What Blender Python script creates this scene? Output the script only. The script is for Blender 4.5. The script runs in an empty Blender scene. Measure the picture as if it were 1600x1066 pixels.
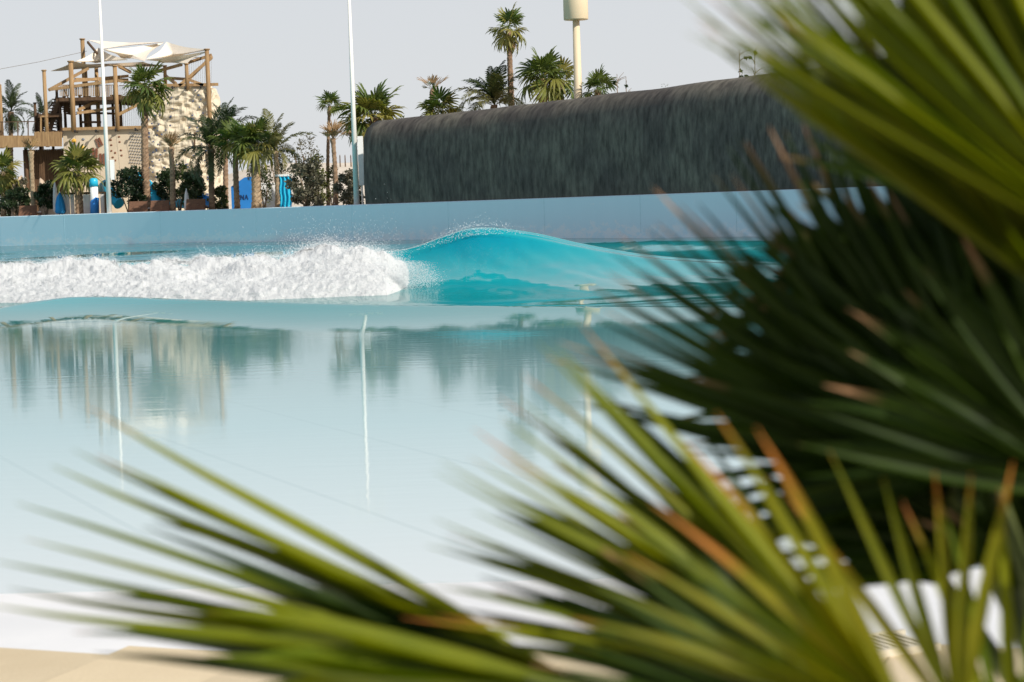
import bpy, math, random
import numpy as np
from mathutils import Vector, Matrix, noise

random.seed(7)
RNG = np.random.default_rng(7)
S = bpy.context.scene
COL = S.collection

# ------------------------------------------------------------------ camera
CAM = Vector((0, 0, 2.0))
FPX = 3000.0                       # focal length in pixels of the 1600 px wide photograph
ROLL = 0.032
Y0 = 318.0                         # horizon row at the picture's middle
PITCH = math.atan((533 - Y0) * math.cos(ROLL) / FPX)
_f = Vector((0, math.cos(PITCH), -math.sin(PITCH)))
_u = Vector((0, math.sin(PITCH), math.cos(PITCH)))
_r = Vector((1, 0, 0))
CR = _r * math.cos(ROLL) - _u * math.sin(ROLL)
CU = _r * math.sin(ROLL) + _u * math.cos(ROLL)
CF = _f
cam_d = bpy.data.cameras.new('camera')
cam_d.sensor_width = 36.0
cam_d.lens = 36.0 * FPX / 1600.0
cam_d.clip_start = 0.05
cam_d.clip_end = 6000
cam_d.dof.use_dof = True
cam_d.dof.focus_distance = 44.0
cam_d.dof.aperture_fstop = 4.8
cam = bpy.data.objects.new('camera', cam_d)
COL.objects.link(cam)
m = Matrix.Identity(4)
for i in range(3):
    m[i][0] = CR[i]; m[i][1] = CU[i]; m[i][2] = -CF[i]; m[i][3] = CAM[i]
cam.matrix_world = m
S.camera = cam

def ray(px, py):
    return (CF + CR * ((px - 800) / FPX) + CU * ((533 - py) / FPX)).normalized()
def at(px, py, D):
    """point seen at pixel (px, py) whose horizontal distance along +Y is D metres"""
    d = ray(px, py)
    return CAM + d * (D / d.y)
def ground(px, py, z):
    d = ray(px, py)
    return CAM + d * ((z - CAM.z) / d.z)
def hor(px):
    return Y0 - (px - 800) * math.tan(ROLL)

# ------------------------------------------------------------------ sky, sun, exposure
SUN_AZ, SUN_EL = math.radians(48), math.radians(36)      # azimuth: right of straight behind the camera
sun_dir = Vector((math.sin(SUN_AZ) * math.cos(SUN_EL), -math.cos(SUN_AZ) * math.cos(SUN_EL), math.sin(SUN_EL)))
W = bpy.data.worlds.new('World'); S.world = W
W.use_nodes = True
nt = W.node_tree
bg = nt.nodes['Background']
sky = nt.nodes.new('ShaderNodeTexSky')
sky.sky_type = 'NISHITA'
sky.sun_disc = False
sky.sun_elevation = SUN_EL
sky.sun_rotation = math.atan2(sun_dir.x, sun_dir.y)
sky.altitude = 0
sky.air_density = 1.0
sky.dust_density = 1.0
sky.ozone_density = 1.0
# dusty desert haze: thick low down, thinner overhead, the same all the way round
geo = nt.nodes.new('ShaderNodeTexCoord'); sep = nt.nodes.new('ShaderNodeSeparateXYZ')
nt.links.new(geo.outputs['Generated'], sep.inputs[0])
hz = nt.nodes.new('ShaderNodeMapRange'); hz.interpolation_type = 'SMOOTHSTEP'
hz.inputs[1].default_value = 0.0; hz.inputs[2].default_value = 0.75; hz.inputs[3].default_value = .93; hz.inputs[4].default_value = .25
nt.links.new(sep.outputs['Z'], hz.inputs[0])
hm = nt.nodes.new('ShaderNodeMix'); hm.data_type = 'RGBA'; hm.inputs['B'].default_value = (6.6, 6.75, 7.0, 1)
nt.links.new(hz.outputs[0], hm.inputs['Factor']); nt.links.new(sky.outputs[0], hm.inputs['A'])
nt.links.new(hm.outputs['Result'], bg.inputs[0])
bg.inputs[1].default_value = 0.10
sl = bpy.data.lights.new('sun', 'SUN')
sl.energy = 4.8
sl.angle = math.radians(0.53)
sl.color = (1.0, 0.93, 0.82)
so = bpy.data.objects.new('sun', sl); COL.objects.link(so)
so.rotation_euler = sun_dir.to_track_quat('Z', 'Y').to_euler()
so.location = sun_dir * 60
S.view_settings.view_transform = 'Standard'
S.view_settings.look = 'None'
S.view_settings.gamma = 1
S.view_settings.exposure = 0.12
S.view_settings.use_curve_mapping = False
S.cycles.max_bounces = 8
S.cycles.transparent_max_bounces = 12
S.cycles.caustics_reflective = False
S.cycles.caustics_refractive = False

# ------------------------------------------------------------------ helpers
def link(o, parent=None):
    COL.objects.link(o)
    if parent is not None:
        o.parent = parent
    return o
def mesh(name, V, F, mat=None, smooth=False):
    me = bpy.data.meshes.new(name)
    me.from_pydata([tuple(v) for v in V], [], F)
    me.update()
    if smooth:
        me.polygons.foreach_set('use_smooth', np.ones(len(me.polygons), dtype=bool))
    if mat is not None:
        me.materials.append(mat)
    return me
def obj(name, V, F, mat=None, parent=None, smooth=False):
    return link(bpy.data.objects.new(name, mesh(name, V, F, mat, smooth)), parent)
def tag(o, label, cat=None, group=None, kind=None):
    o['label'] = label
    if cat: o['category'] = cat
    if group: o['group'] = group
    if kind: o['kind'] = kind
    return o
def empty(name, loc, label, cat, group=None):
    o = bpy.data.objects.new(name, None)
    COL.objects.link(o)
    o.location = loc
    o.empty_display_size = 0.3
    return tag(o, label, cat, group)
def local(o, V):
    return [Vector(v) - o.location for v in V]

class MB:
    """collects simple solids into one mesh"""
    def __init__(self): self.V = []; self.F = []
    def add(self, V, F):
        n = len(self.V)
        self.V += [Vector(v) for v in V]; self.F += [tuple(i + n for i in f) for f in F]
        return self
    def box(self, c, s, rz=0):
        c = Vector(c); hx, hy, hz = s[0] / 2, s[1] / 2, s[2] / 2
        co, si = math.cos(rz), math.sin(rz)
        V = []
        for x, y, z in ((-1,-1,-1),(1,-1,-1),(1,1,-1),(-1,1,-1),(-1,-1,1),(1,-1,1),(1,1,1),(-1,1,1)):
            X, Y = x * hx, y * hy
            V.append(c + Vector((X * co - Y * si, X * si + Y * co, z * hz)))
        return self.add(V, [(0,3,2,1),(4,5,6,7),(0,1,5,4),(1,2,6,5),(2,3,7,6),(3,0,4,7)])
    def bar(self, a, b, w, h=None, up=Vector((0, 0, 1))):
        """rectangular beam from a to b"""
        a, b = Vector(a), Vector(b); h = h or w
        d = (b - a).normalized()
        s = d.cross(up)
        if s.length < 1e-3: s = Vector((1, 0, 0))
        s.normalize(); u = s.cross(d)
        V = []
        for p in (a, b):
            for i, j in ((-1,-1),(1,-1),(1,1),(-1,1)):
                V.append(p + s * (i * w / 2) + u * (j * h / 2))
        return self.add(V, [(0,1,2,3),(7,6,5,4),(0,4,5,1),(1,5,6,2),(2,6,7,3),(3,7,4,0)])
    def tube(self, pts, rad, n=8, caps=True):
        pts = [Vector(p) for p in pts]
        if not hasattr(rad, '__len__'): rad = [rad] * len(pts)
        V = []; F = []
        ref = None
        for i, p in enumerate(pts):
            d = (pts[min(i + 1, len(pts) - 1)] - pts[max(i - 1, 0)]).normalized()
            if ref is None:
                ref = Vector((1, 0, 0)) if abs(d.x) < .8 else Vector((0, 1, 0))
            s = (ref - d * ref.dot(d)).normalized(); ref = s; u = d.cross(s)
            for k in range(n):
                t = 2 * math.pi * k / n
                V.append(p + (s * math.cos(t) + u * math.sin(t)) * rad[i])
        for i in range(len(pts) - 1):
            for k in range(n):
                a = i * n + k; b = i * n + (k + 1) % n
                F.append((a, b, b + n, a + n))
        if caps:
            F.append(tuple(range(n - 1, -1, -1))); F.append(tuple(range((len(pts) - 1) * n, len(pts) * n)))
        return self.add(V, F)
    def build(self, name, mat, parent=None, smooth=False):
        V = self.V
        if parent is not None:
            V = [v - parent.location for v in V] if parent.parent is None else [v - parent.matrix_world_loc for v in V]
        return obj(name, V, self.F, mat, parent, smooth)

# ------------------------------------------------------------------ materials
def new_mat(name):
    mt = bpy.data.materials.new(name); mt.use_nodes = True
    n = mt.node_tree.nodes; l = mt.node_tree.links
    return mt, n, l, n['Principled BSDF']
def mat(name, c1, c2=None, rough=0.8, scale=3.0, bump=0.0, bscale=None, stretch=(1, 1, 1), spec=0.3, detail=6, coords='Object', rnd=0.0, metal=0.0):
    mt, n, l, p = new_mat(name)
    p.inputs['Roughness'].default_value = rough
    p.inputs['Specular IOR Level'].default_value = spec
    p.inputs['Metallic'].default_value = metal
    tc = n.new('ShaderNodeTexCoord'); mp = n.new('ShaderNodeMapping'); mp.inputs['Scale'].default_value = stretch
    l.new(tc.outputs[coords], mp.inputs[0])
    nz = n.new('ShaderNodeTexNoise'); nz.inputs['Scale'].default_value = scale; nz.inputs['Detail'].default_value = detail
    l.new(mp.outputs[0], nz.inputs['Vector'])
    if c2 is None: c2 = tuple(x * .75 for x in c1)
    rp = n.new('ShaderNodeValToRGB')
    rp.color_ramp.elements[0].position = .32; rp.color_ramp.elements[0].color = (*c2, 1)
    rp.color_ramp.elements[1].position = .68; rp.color_ramp.elements[1].color = (*c1, 1)
    l.new(nz.outputs[0], rp.inputs[0])
    out = rp.outputs[0]
    if rnd:
        oi = n.new('ShaderNodeObjectInfo'); hs = n.new('ShaderNodeHueSaturation')
        mr = n.new('ShaderNodeMapRange'); mr.inputs[3].default_value = 1 - rnd; mr.inputs[4].default_value = 1 + rnd
        l.new(oi.outputs['Random'], mr.inputs[0]); l.new(mr.outputs[0], hs.inputs['Value'])
        l.new(out, hs.inputs['Color']); out = hs.outputs[0]
    l.new(out, p.inputs['Base Color'])
    if bump:
        n2 = n.new('ShaderNodeTexNoise'); n2.inputs['Scale'].default_value = bscale or scale * 4; n2.inputs['Detail'].default_value = 5
        l.new(mp.outputs[0], n2.inputs['Vector'])
        bp = n.new('ShaderNodeBump'); bp.inputs['Strength'].default_value = bump; bp.inputs['Distance'].default_value = .05
        l.new(n2.outputs[0], bp.inputs['Height']); l.new(bp.outputs[0], p.inputs['Normal'])
    return mt
def leaf_mat(name, c1, c2, trans=0.35, rough=0.45, tip=None, scale=4.0, tipstart=.8, spec=.35):
    """two-sided leaf: diffuse + translucent, colour varied per leaf, optional dry tip along the blade"""
    mt, n, l, p = new_mat(name)
    p.inputs['Roughness'].default_value = rough; p.inputs['Specular IOR Level'].default_value = spec
    oi = n.new('ShaderNodeObjectInfo')
    tc = n.new('ShaderNodeTexCoord')
    nz = n.new('ShaderNodeTexNoise'); nz.inputs['Scale'].default_value = scale; nz.inputs['Detail'].default_value = 3
    l.new(tc.outputs['Object'], nz.inputs['Vector'])
    ad = n.new('ShaderNodeMath'); ad.operation = 'ADD'
    l.new(nz.outputs[0], ad.inputs[0]); l.new(oi.outputs['Random'], ad.inputs[1])
    hf = n.new('ShaderNodeMapRange'); hf.inputs[1].default_value = .45; hf.inputs[2].default_value = 1.55
    l.new(ad.outputs[0], hf.inputs[0])
    mx = n.new('ShaderNodeMix'); mx.data_type = 'RGBA'
    mx.inputs['A'].default_value = (*c1, 1); mx.inputs['B'].default_value = (*c2, 1)
    l.new(hf.outputs[0], mx.inputs['Factor'])
    out = mx.outputs['Result']
    if tip:
        at_ = n.new('ShaderNodeAttribute'); at_.attribute_name = 'along'
        a2 = n.new('ShaderNodeMath'); a2.operation = 'MULTIPLY_ADD'; a2.inputs[1].default_value = .5; 
        l.new(oi.outputs['Random'], a2.inputs[0]); l.new(at_.outputs['Fac'], a2.inputs[2])
        a3 = n.new('ShaderNodeMath'); a3.operation = 'MULTIPLY_ADD'; a3.inputs[1].default_value = .18
        l.new(nz.outputs[0], a3.inputs[0]); l.new(a2.outputs[0], a3.inputs[2])
        mr = n.new('ShaderNodeMapRange'); mr.inputs[1].default_value = tipstart + .37; mr.inputs[2].default_value = tipstart + .52
        l.new(a3.outputs[0], mr.inputs[0])
        m2 = n.new('ShaderNodeMix'); m2.data_type = 'RGBA'; m2.inputs['B'].default_value = (*tip, 1)
        l.new(mr.outputs[0], m2.inputs['Factor']); l.new(out, m2.inputs['A']); out = m2.outputs['Result']
    l.new(out, p.inputs['Base Color'])
    tr = n.new('ShaderNodeBsdfTranslucent')
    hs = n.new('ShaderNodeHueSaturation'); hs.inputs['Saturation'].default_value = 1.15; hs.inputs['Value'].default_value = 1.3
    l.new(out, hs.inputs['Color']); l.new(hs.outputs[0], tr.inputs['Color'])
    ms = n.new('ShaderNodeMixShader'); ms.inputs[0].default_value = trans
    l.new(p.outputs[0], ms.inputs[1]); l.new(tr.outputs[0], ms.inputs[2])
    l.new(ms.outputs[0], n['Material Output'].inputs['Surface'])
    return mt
# ------------------------------------------------------------------ the setting
M_sand = mat('sand', (.50, .42, .31), (.42, .34, .24), rough=.95, scale=.12, bump=.4, bscale=1.5)
gz = -1.6
o = obj('ground', [(-3000, -800, gz), (3000, -800, gz), (3000, 4000, gz), (-3000, 4000, gz)], [(0, 1, 2, 3)], M_sand)
tag(o, 'flat sandy ground under and around the pool', kind='structure')

# line of the far pool wall: pixel column -> distance
WPX = [-900, -400, 0, 300, 570, 840, 1100, 1260, 1500, 1800, 2300]
WD  = [196, 170, 148, 134, 121, 108, 96, 90, 81.5, 72, 59]
def wall_D(px): return float(np.interp(px, WPX, WD))
wall_z = 2.24
def wall_xy(px, off=0.0):
    D = wall_D(px); p = at(px, hor(px), D)
    return Vector((p.x, p.y, 0))
wl = [wall_xy(px) for px in np.linspace(-900, 2300, 65)]
def offset_line(line, d):
    out = []
    for i, p in enumerate(line):
        t = (line[min(i + 1, len(line) - 1)] - line[max(i - 1, 0)]).normalized()
        nrm = Vector((-t.y, t.x, 0))          # points away from the pool
        if nrm.y < 0: nrm = -nrm
        out.append(p + nrm * d)
    return out
# terrace behind the wall: a raised sheet reaching the horizon
back = offset_line(wl, .55)
V = []; F = []
for p in back: V.append((p.x, p.y, 2.13))
for p in back:
    q = p + Vector((p.x * 12, 2600, 0)); V.append((q.x, q.y, 2.13))
n = len(back)
for i in range(n - 1): F.append((i, i + 1, n + i + 1, n + i))
o = obj('terrace_ground', V, F, M_sand)
tag(o, 'sandy terrace behind the pool wall', kind='structure')

# sandy embankment behind the palms
V = []; F = []
nx, ny = 90, 26
for j in range(ny):
    for i in range(nx):
        px = -700 + i * 3000 / (nx - 1)
        D = wall_D(px) + 52 + j * 6.0
        p = at(px, hor(px), D)
        ridge = np.interp(px, [-700, 250, 340, 430, 600, 760, 2300], [2.0, 2.6, 4.6, 6.4, 5.6, 3.4, 3.0])
        h = 2.05 + ridge * (1 / (1 + math.exp(-(j - 7) * .75))) + .5 * noise.fractal(Vector((p.x * .05, p.y * .05, 3)), 1, 2, 4)
        if j == 0: h = 1.6
        V.append((p.x, p.y, h))
for j in range(ny - 1):
    for i in range(nx - 1):
        a = j * nx + i; F.append((a, a + 1, a + nx + 1, a + nx))
M_emb = mat('pale_sand', (.66, .59, .50), (.52, .45, .36), rough=.95, scale=.25, bump=.6, bscale=1.2)
o = obj('sand_embankment', V, F, M_emb, smooth=True)
tag(o, 'pale bare sand embankment rising behind the palms', kind='structure')

# far pool wall -----------------------------------------------------------
def wall_material():
    mt, n, l, p = new_mat('pool_paint')
    tc = n.new('ShaderNodeTexCoord'); sp = n.new('ShaderNodeSeparateXYZ'); l.new(tc.outputs['Object'], sp.inputs[0])
    mp = n.new('ShaderNodeMapping'); mp.inputs['Scale'].default_value = (1.2, 1.2, .15); l.new(tc.outputs['Object'], mp.inputs[0])
    nz = n.new('ShaderNodeTexNoise'); nz.inputs['Scale'].default_value = 1.0; nz.inputs['Detail'].default_value = 7; l.new(mp.outputs[0], nz.inputs['Vector'])
    big = n.new('ShaderNodeTexNoise'); big.inputs['Scale'].default_value = .05; big.inputs['Detail'].default_value = 2; l.new(tc.outputs['Object'], big.inputs['Vector'])
    rp = n.new('ShaderNodeValToRGB')
    rp.color_ramp.elements[0].position = .3; rp.color_ramp.elements[0].color = (.58, .79, .87, 1)
    rp.color_ramp.elements[1].position = .75; rp.color_ramp.elements[1].color = (.62, .82, .90, 1)
    l.new(nz.outputs[0], rp.inputs[0])
    b2 = n.new('ShaderNodeMix'); b2.data_type = 'RGBA'; b2.inputs['B'].default_value = (.66, .77, .88, 1)
    l.new(big.outputs[0], b2.inputs['Factor']); l.new(rp.outputs[0], b2.inputs['A'])
    # lime and splash marks in the wet band just above the water
    fz = n.new('ShaderNodeTexNoise'); fz.inputs['Scale'].default_value = 1.6; fz.inputs['Detail'].default_value = 8; fz.inputs['Roughness'].default_value = .7
    mp2 = n.new('ShaderNodeMapping'); mp2.inputs['Scale'].default_value = (1, 1, 1.6); l.new(tc.outputs['Object'], mp2.inputs[0]); l.new(mp2.outputs[0], fz.inputs['Vector'])
    band = n.new('ShaderNodeMapRange'); band.inputs[1].default_value = 1.05; band.inputs[2].default_value = .35; band.inputs[3].default_value = 0; band.inputs[4].default_value = .20
    l.new(sp.outputs['Z'], band.inputs[0])
    ad = n.new('ShaderNodeMath'); l.new(fz.outputs[0], ad.inputs[0]); l.new(band.outputs[0], ad.inputs[1])
    th = n.new('ShaderNodeMapRange'); th.inputs[1].default_value = .63; th.inputs[2].default_value = .72; th.inputs[4].default_value = .8; l.new(ad.outputs[0], th.inputs[0])
    m3 = n.new('ShaderNodeMix'); m3.data_type = 'RGBA'; m3.inputs['B'].default_value = (.80, .84, .88, 1)
    l.new(th.outputs[0], m3.inputs['Factor']); l.new(b2.outputs['Result'], m3.inputs['A'])
    l.new(m3.outputs['Result'], p.inputs['Base Color'])
    p.inputs['Roughness'].default_value = .38
    return mt
M_wall = wall_material()
V = []; F = []
bk = offset_line(wl, .6)
for i, (a, b) in enumerate(zip(wl, bk)):
    f2 = a + (b - a).normalized() * .05
    V += [(a.x, a.y, -1.5), (a.x, a.y, wall_z - .04), (f2.x, f2.y, wall_z), (b.x, b.y, wall_z), (b.x, b.y, -1.5)]
for i in range(len(wl) - 1):
    for k in range(4):
        a = i * 5 + k; F.append((a, a + 5, a + 6, a + 1))
pw = obj('pool_wall', V, F, M_wall)
tag(pw, 'long pale blue painted retaining wall along the far side of the wave pool', 'wall')
# shallow vertical joints between the cast panels
M_joint = mat('joint_sealant', (.58, .78, .86), rough=.5)
jm = mesh('joint', [(-.02, -.006, 0), (.02, -.006, 0), (.02, -.006, 1.95), (-.02, -.006, 1.95), (-.02, .02, 0), (.02, .02, 0), (.02, .02, 1.95), (-.02, .02, 1.95)],
          [(0, 1, 2, 3), (0, 3, 7, 4), (1, 5, 6, 2), (3, 2, 6, 7)], M_joint)
for i in range(14, 52, 3):
    a = wl[i]; t = (wl[i + 1] - wl[i - 1]).normalized()
    j = link(bpy.data.objects.new('joint', jm), pw)
    j.location = (a.x, a.y, .25); j.rotation_euler.z = math.atan2(t.y, t.x)

# dark wave-machine barrier standing on the wall --------------------------------
def barrier_material():
    mt, n, l, p = new_mat('dark_render')
    tc = n.new('ShaderNodeTexCoord')
    mp = n.new('ShaderNodeMapping'); mp.inputs['Scale'].default_value = (1.0, 1.0, .13); l.new(tc.outputs['UV'], mp.inputs[0])
    def nz(scale, det=6, rough=.6, src=None):
        q = n.new('ShaderNodeTexNoise'); q.inputs['Scale'].default_value = scale; q.inputs['Detail'].default_value = det; q.inputs['Roughness'].default_value = rough
        l.new(src or mp.outputs[0], q.inputs['Vector']); return q
    mpu = n.new('ShaderNodeMapping'); mpu.inputs['Scale'].default_value = (1.3, .42, 1.0); l.new(tc.outputs['UV'], mpu.inputs[0])
    streak = nz(2.2, 9, .62, mpu.outputs[0])
    mpb = n.new('ShaderNodeMapping'); mpb.inputs['Scale'].default_value = (.28, .28, 1); l.new(tc.outputs['UV'], mpb.inputs[0])
    blot = nz(1.0, 4, .55, mpb.outputs[0])
    rp = n.new('ShaderNodeValToRGB')
    e = rp.color_ramp.elements; e[0].position = .33; e[0].color = (.055, .048, .041, 1); e[1].position = .72; e[1].color = (.21, .185, .155, 1)
    l.new(streak.outputs[0], rp.inputs[0])
    r2 = n.new('ShaderNodeValToRGB')
    e = r2.color_ramp.elements; e[0].position = .40; e[0].color = (.6, .6, .62, 1); e[1].position = .68; e[1].color = (1.05, 1.08, 1.02, 1)
    l.new(blot.outputs[0], r2.inputs[0])
    mu = n.new('ShaderNodeMix'); mu.data_type = 'RGBA'; mu.blend_type = 'MULTIPLY'; mu.inputs['Factor'].default_value = 1
    l.new(rp.outputs[0], mu.inputs['A']); l.new(r2.outputs[0], mu.inputs['B'])
    l.new(mu.outputs['Result'], p.inputs['Base Color'])
    p.inputs['Roughness'].default_value = .75; p.inputs['Specular IOR Level'].default_value = .25
    bp = n.new('ShaderNodeBump'); bp.inputs['Strength'].default_value = .4; bp.inputs['Distance'].default_value = .05
    l.new(streak.outputs[0], bp.inputs['Height']); l.new(bp.outputs[0], p.inputs['Normal'])
    return mt
M_barrier = barrier_material()
prof = [(0.0, 0.0), (-.05, 1.2), (-.05, 2.4), (-.02, 3.5), (.06, 4.2), (.34, 4.72), (.78, 5.06), (1.25, 5.24), (1.9, 5.26), (2.6, 5.0), (2.6, 0)]
bpx = np.linspace(569, 2300, 150)
bl = [wall_xy(px) for px in bpx]
V = []; F = []; UV = []
arc = 0
for i, a in enumerate(bl):
    t = (bl[min(i + 1, len(bl) - 1)] - bl[max(i - 1, 0)]).normalized()
    nr = Vector((-t.y, t.x, 0)); nr = nr if nr.y > 0 else -nr
    if i: arc += (bl[i] - bl[i - 1]).length
    run = 0
    for k, (d, h) in enumerate(prof):
        hh = h * (1 + .0022 * arc) * (1 + .012 * noise.noise(Vector((arc * .25, 0, 1))))
        # ragged hand-trowelled face
        w = .05 * noise.noise(Vector((arc * .6, h * .5, 9))) if 0 < k < 8 else 0
        p = a + nr * (.12 + d + w)
        if k: run += math.hypot(d - prof[k - 1][0], h - prof[k - 1][1])
        V.append((p.x, p.y, wall_z + .004 + hh)); UV.append((arc, run))
K = len(prof)
for i in range(len(bl) - 1):
    for k in range(K - 1):
        a = i * K + k; F.append((a, a + K, a + K + 1, a + 1))
F.append(tuple(range(K)))
me = mesh('wave_barrier', V, F, M_barrier, True)
uv = me.uv_layers.new(name='UVMap')
for lp in me.loops: uv.data[lp.index].uv = UV[lp.vertex_index]
for pl in me.polygons:
    if len(pl.vertices) > 4: pl.use_smooth = False
o = link(bpy.data.objects.new('wave_barrier', me))
tag(o, 'long charcoal rough-rendered barrier with rounded top above the blue wall', 'barrier')
# ------------------------------------------------------------------ pool floor
M_floor = mat('pool_floor_paint', (.62, .74, .76), (.56, .69, .72), rough=.8, scale=.3)
fl = obj('pool_floor', [(-90, 8, -.62), (90, 8, -.62), (120, 200, -.9), (-120, 200, -.9)], [(0, 1, 2, 3)], M_floor)
tag(fl, 'pale painted floor under the water', kind='structure')

# ------------------------------------------------------------------ water with the breaking wave
# crest line: pixel column, row of the crest, distance
CPX = [-700, -300,   0, 200, 400, 560, 640, 700, 735, 770, 830, 900, 1000, 1100, 1250, 1500, 2200]
CY  = [ 440,  428, 420, 409, 400, 392, 386, 366, 355, 353, 360, 377,  396,  405,  412,  425,  455]
CD  = [  57, 54.5, 52.5, 51.2, 50.2, 49.6, 49.3, 49.1, 49, 48.9, 48.7, 48.4, 48, 47.6, 47, 46, 43]
def crest_D(px): return float(np.interp(px, CPX, CD))
def smooth_interp(x, xs, ys):
    # cubic Hermite (monotone enough) so the crest has no kinks
    xs = np.array(xs, float); ys = np.array(ys, float)
    d = np.gradient(ys, xs)
    i = np.clip(np.searchsorted(xs, x) - 1, 0, len(xs) - 2)
    h = xs[i + 1] - xs[i]; t = np.clip((x - xs[i]) / h, 0, 1)
    return ((2*t**3 - 3*t**2 + 1) * ys[i] + (t**3 - 2*t**2 + t) * h * d[i] + (-2*t**3 + 3*t**2) * ys[i + 1] + (t**3 - t**2) * h * d[i + 1])
def horv(px): return Y0 - (px - 800) * math.tan(ROLL)
cols = np.concatenate([np.linspace(-1500, -300, 25)[:-1], np.linspace(-300, 560, 130)[:-1], np.linspace(560, 960, 134)[:-1], np.linspace(960, 1400, 70)[:-1], np.linspace(1400, 2600, 30)])
Dc = smooth_interp(cols, CPX, CD)
Hc = 2.0 - (smooth_interp(cols, CPX, CY) - horv(cols)) * Dc / FPX
Hc = np.clip(Hc, .12, 1.7)
# swell ahead of the wave, whose crest hides the wave's foot
S1PX = [-1500, -300, -60, 40, 100, 300, 450, 640, 850, 1050, 1300, 2600]
S1D  = [34, 36, 38.6, 41.0, 41.8, 38.5, 36.3, 35.2, 34.2, 33.2, 32, 29]
S1H  = [.0, .02, .10, .22, .27, .28, .26, .19, .15, .12, .10, .04]
D1 = smooth_interp(cols, S1PX, S1D); H1 = np.interp(cols, S1PX, S1H)
rows = np.concatenate([np.geomspace(9.2, 28, 50)[:-1], np.linspace(28, 43, 110)[:-1], np.linspace(43, 51, 160)[:-1], np.linspace(51, 62, 60)[:-1], np.geomspace(62, 215, 80)])
PXg, Dg = np.meshgrid(cols, rows)
tanx = np.array([at(p, hor(p), 1.0).x for p in cols])
Xg = tanx[None, :] * Dg
U = (Dg - Dc[None, :]) * .97                     # distance across the wave, negative = in front
H = np.broadcast_to(Hc[None, :], U.shape)
steep = np.interp(cols, [-1500, 560, 650, 720, 800, 880, 1000, 1200, 2600], [.4, .6, .9, 1.0, .85, .5, .2, .05, 0])[None, :]
wf = np.interp(cols, [-1500, 0, 400, 640, 760, 900, 1050, 1300, 2600], [5, 6, 7, 9.3, 9.8, 9.5, 8, 6, 5])[None, :]                            # width of the front face
front = np.clip(1 + U / wf, 0, 1)
pf = front ** (2.1 + 1.7 * steep)
pf = pf * (1 - .0) 
back_ = np.exp(-np.clip(U, 0, None) ** 2 / (2 * 2.4 ** 2))
prof_w = np.where(U < 0, pf, back_)
# round the crest
k = .16
prof_w = np.where(np.abs(U) < 1.2, prof_w - .10 * np.exp(-(U / .28) ** 2) * (1 - .5 * steep), prof_w)
trough = -.06 * np.exp(-((U + wf + .8) / 1.2) ** 2)
Z = H * prof_w + trough
# swell 1
U1 = (Dg - D1[None, :]) * .9
sw = H1[None, :] * np.where(U1 < 0, np.clip(1 - np.sqrt(U1 ** 2 + .006) / 4.4, 0, 1) ** 2.2, np.exp(-(U1 / 1.3) ** 2))
Z = Z + sw * np.where(U1 < 0, 1, np.clip(1 - prof_w * 2, 0, 1))
# swell behind on the right, and slow undulation farther out
U2 = (Dg - np.interp(cols, [600, 870, 1000, 1200, 1500], [86, 78, 71, 66, 60])[None, :]) * .74
amp2 = np.interp(cols, [760, 900, 1020, 1150, 1300, 1700], [0, .36, .5, .46, .4, .2])[None, :]
Z = Z + amp2 * np.exp(-(U2 / 2.6) ** 2)
# water drawn up the face in long soft ridges
rid = np.zeros_like(Z)
for i, j in zip(*np.nonzero((prof_w > .02) & (U < 1.5) & (PXg > 500) & (PXg < 1500))):
    x_, u_ = Xg[i, j], U[i, j]
    rid[i, j] = noise.noise(Vector((x_ * .55 + u_ * .28, u_ * .16, 2))) + .45 * noise.noise(Vector((x_ * 1.5 + u_ * .6, u_ * .4, 7))) + .22 * noise.noise(Vector((x_ * 3.6, u_ * 1.3, 4)))
Z = Z + rid * .055 * np.clip(prof_w * 3, 0, 1) * np.clip(1.15 - prof_w, .1, 1)
far = np.clip((Dg - 55) / 20, 0, 1) * np.clip((150 - Dg) / 60, .25, 1)
Z = Z + far * (.10 * np.sin(Dg * .21 + Xg * .16) + .05 * np.sin(Dg * .43 - Xg * .23 + 1.0)) * np.clip((900 - PXg) / 500, .35, 1)
# lean of the lip toward the open side: crest thrown forward
zr = np.clip(Z / np.maximum(H, .2), 0, 1.1)
lean = steep * .95 * zr ** 4 * np.exp(-np.clip(U, 0, None) / .9) * (H / 1.5)
Yg = Dg - lean * 1.0
Xs = Xg - lean * .2
V = np.stack([Xs.ravel(), Yg.ravel(), Z.ravel()], 1)
nc, nr_ = len(cols), len(rows)
idx = np.arange(nc * nr_).reshape(nr_, nc)
F = np.stack([idx[:-1, :-1].ravel(), idx[:-1, 1:].ravel(), idx[1:, 1:].ravel(), idx[1:, :-1].ravel()], 1)
me = bpy.data.meshes.new('pool_water')
me.from_pydata(V.tolist(), [], F.tolist()); me.update()
me.polygons.foreach_set('use_smooth', np.ones(len(me.polygons), dtype=bool))
# how deep the water is under each point: shallow beach entry near the deck, deep under the wave
depth = np.clip((Dg - 9) / 26, 0, 1)
a_ = me.attributes.new('depth', 'FLOAT', 'POINT'); a_.data.foreach_set('value', depth.ravel().astype(np.float32))
body = np.clip(Z * np.clip((Dg - 38) / 2, 0, 1) / .5, 0, 1) * np.interp(cols, [-1500, 600, 1000, 1300, 2600], [.6, 1, 1, .7, .5])[None, :]
body = np.maximum(body, .55 * np.clip((Dg - 50) / 5, 0, 1))       # stirred, aerated water beyond the wave
a_ = me.attributes.new('body', 'FLOAT', 'POINT'); a_.data.foreach_set('value', body.ravel().astype(np.float32))

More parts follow.
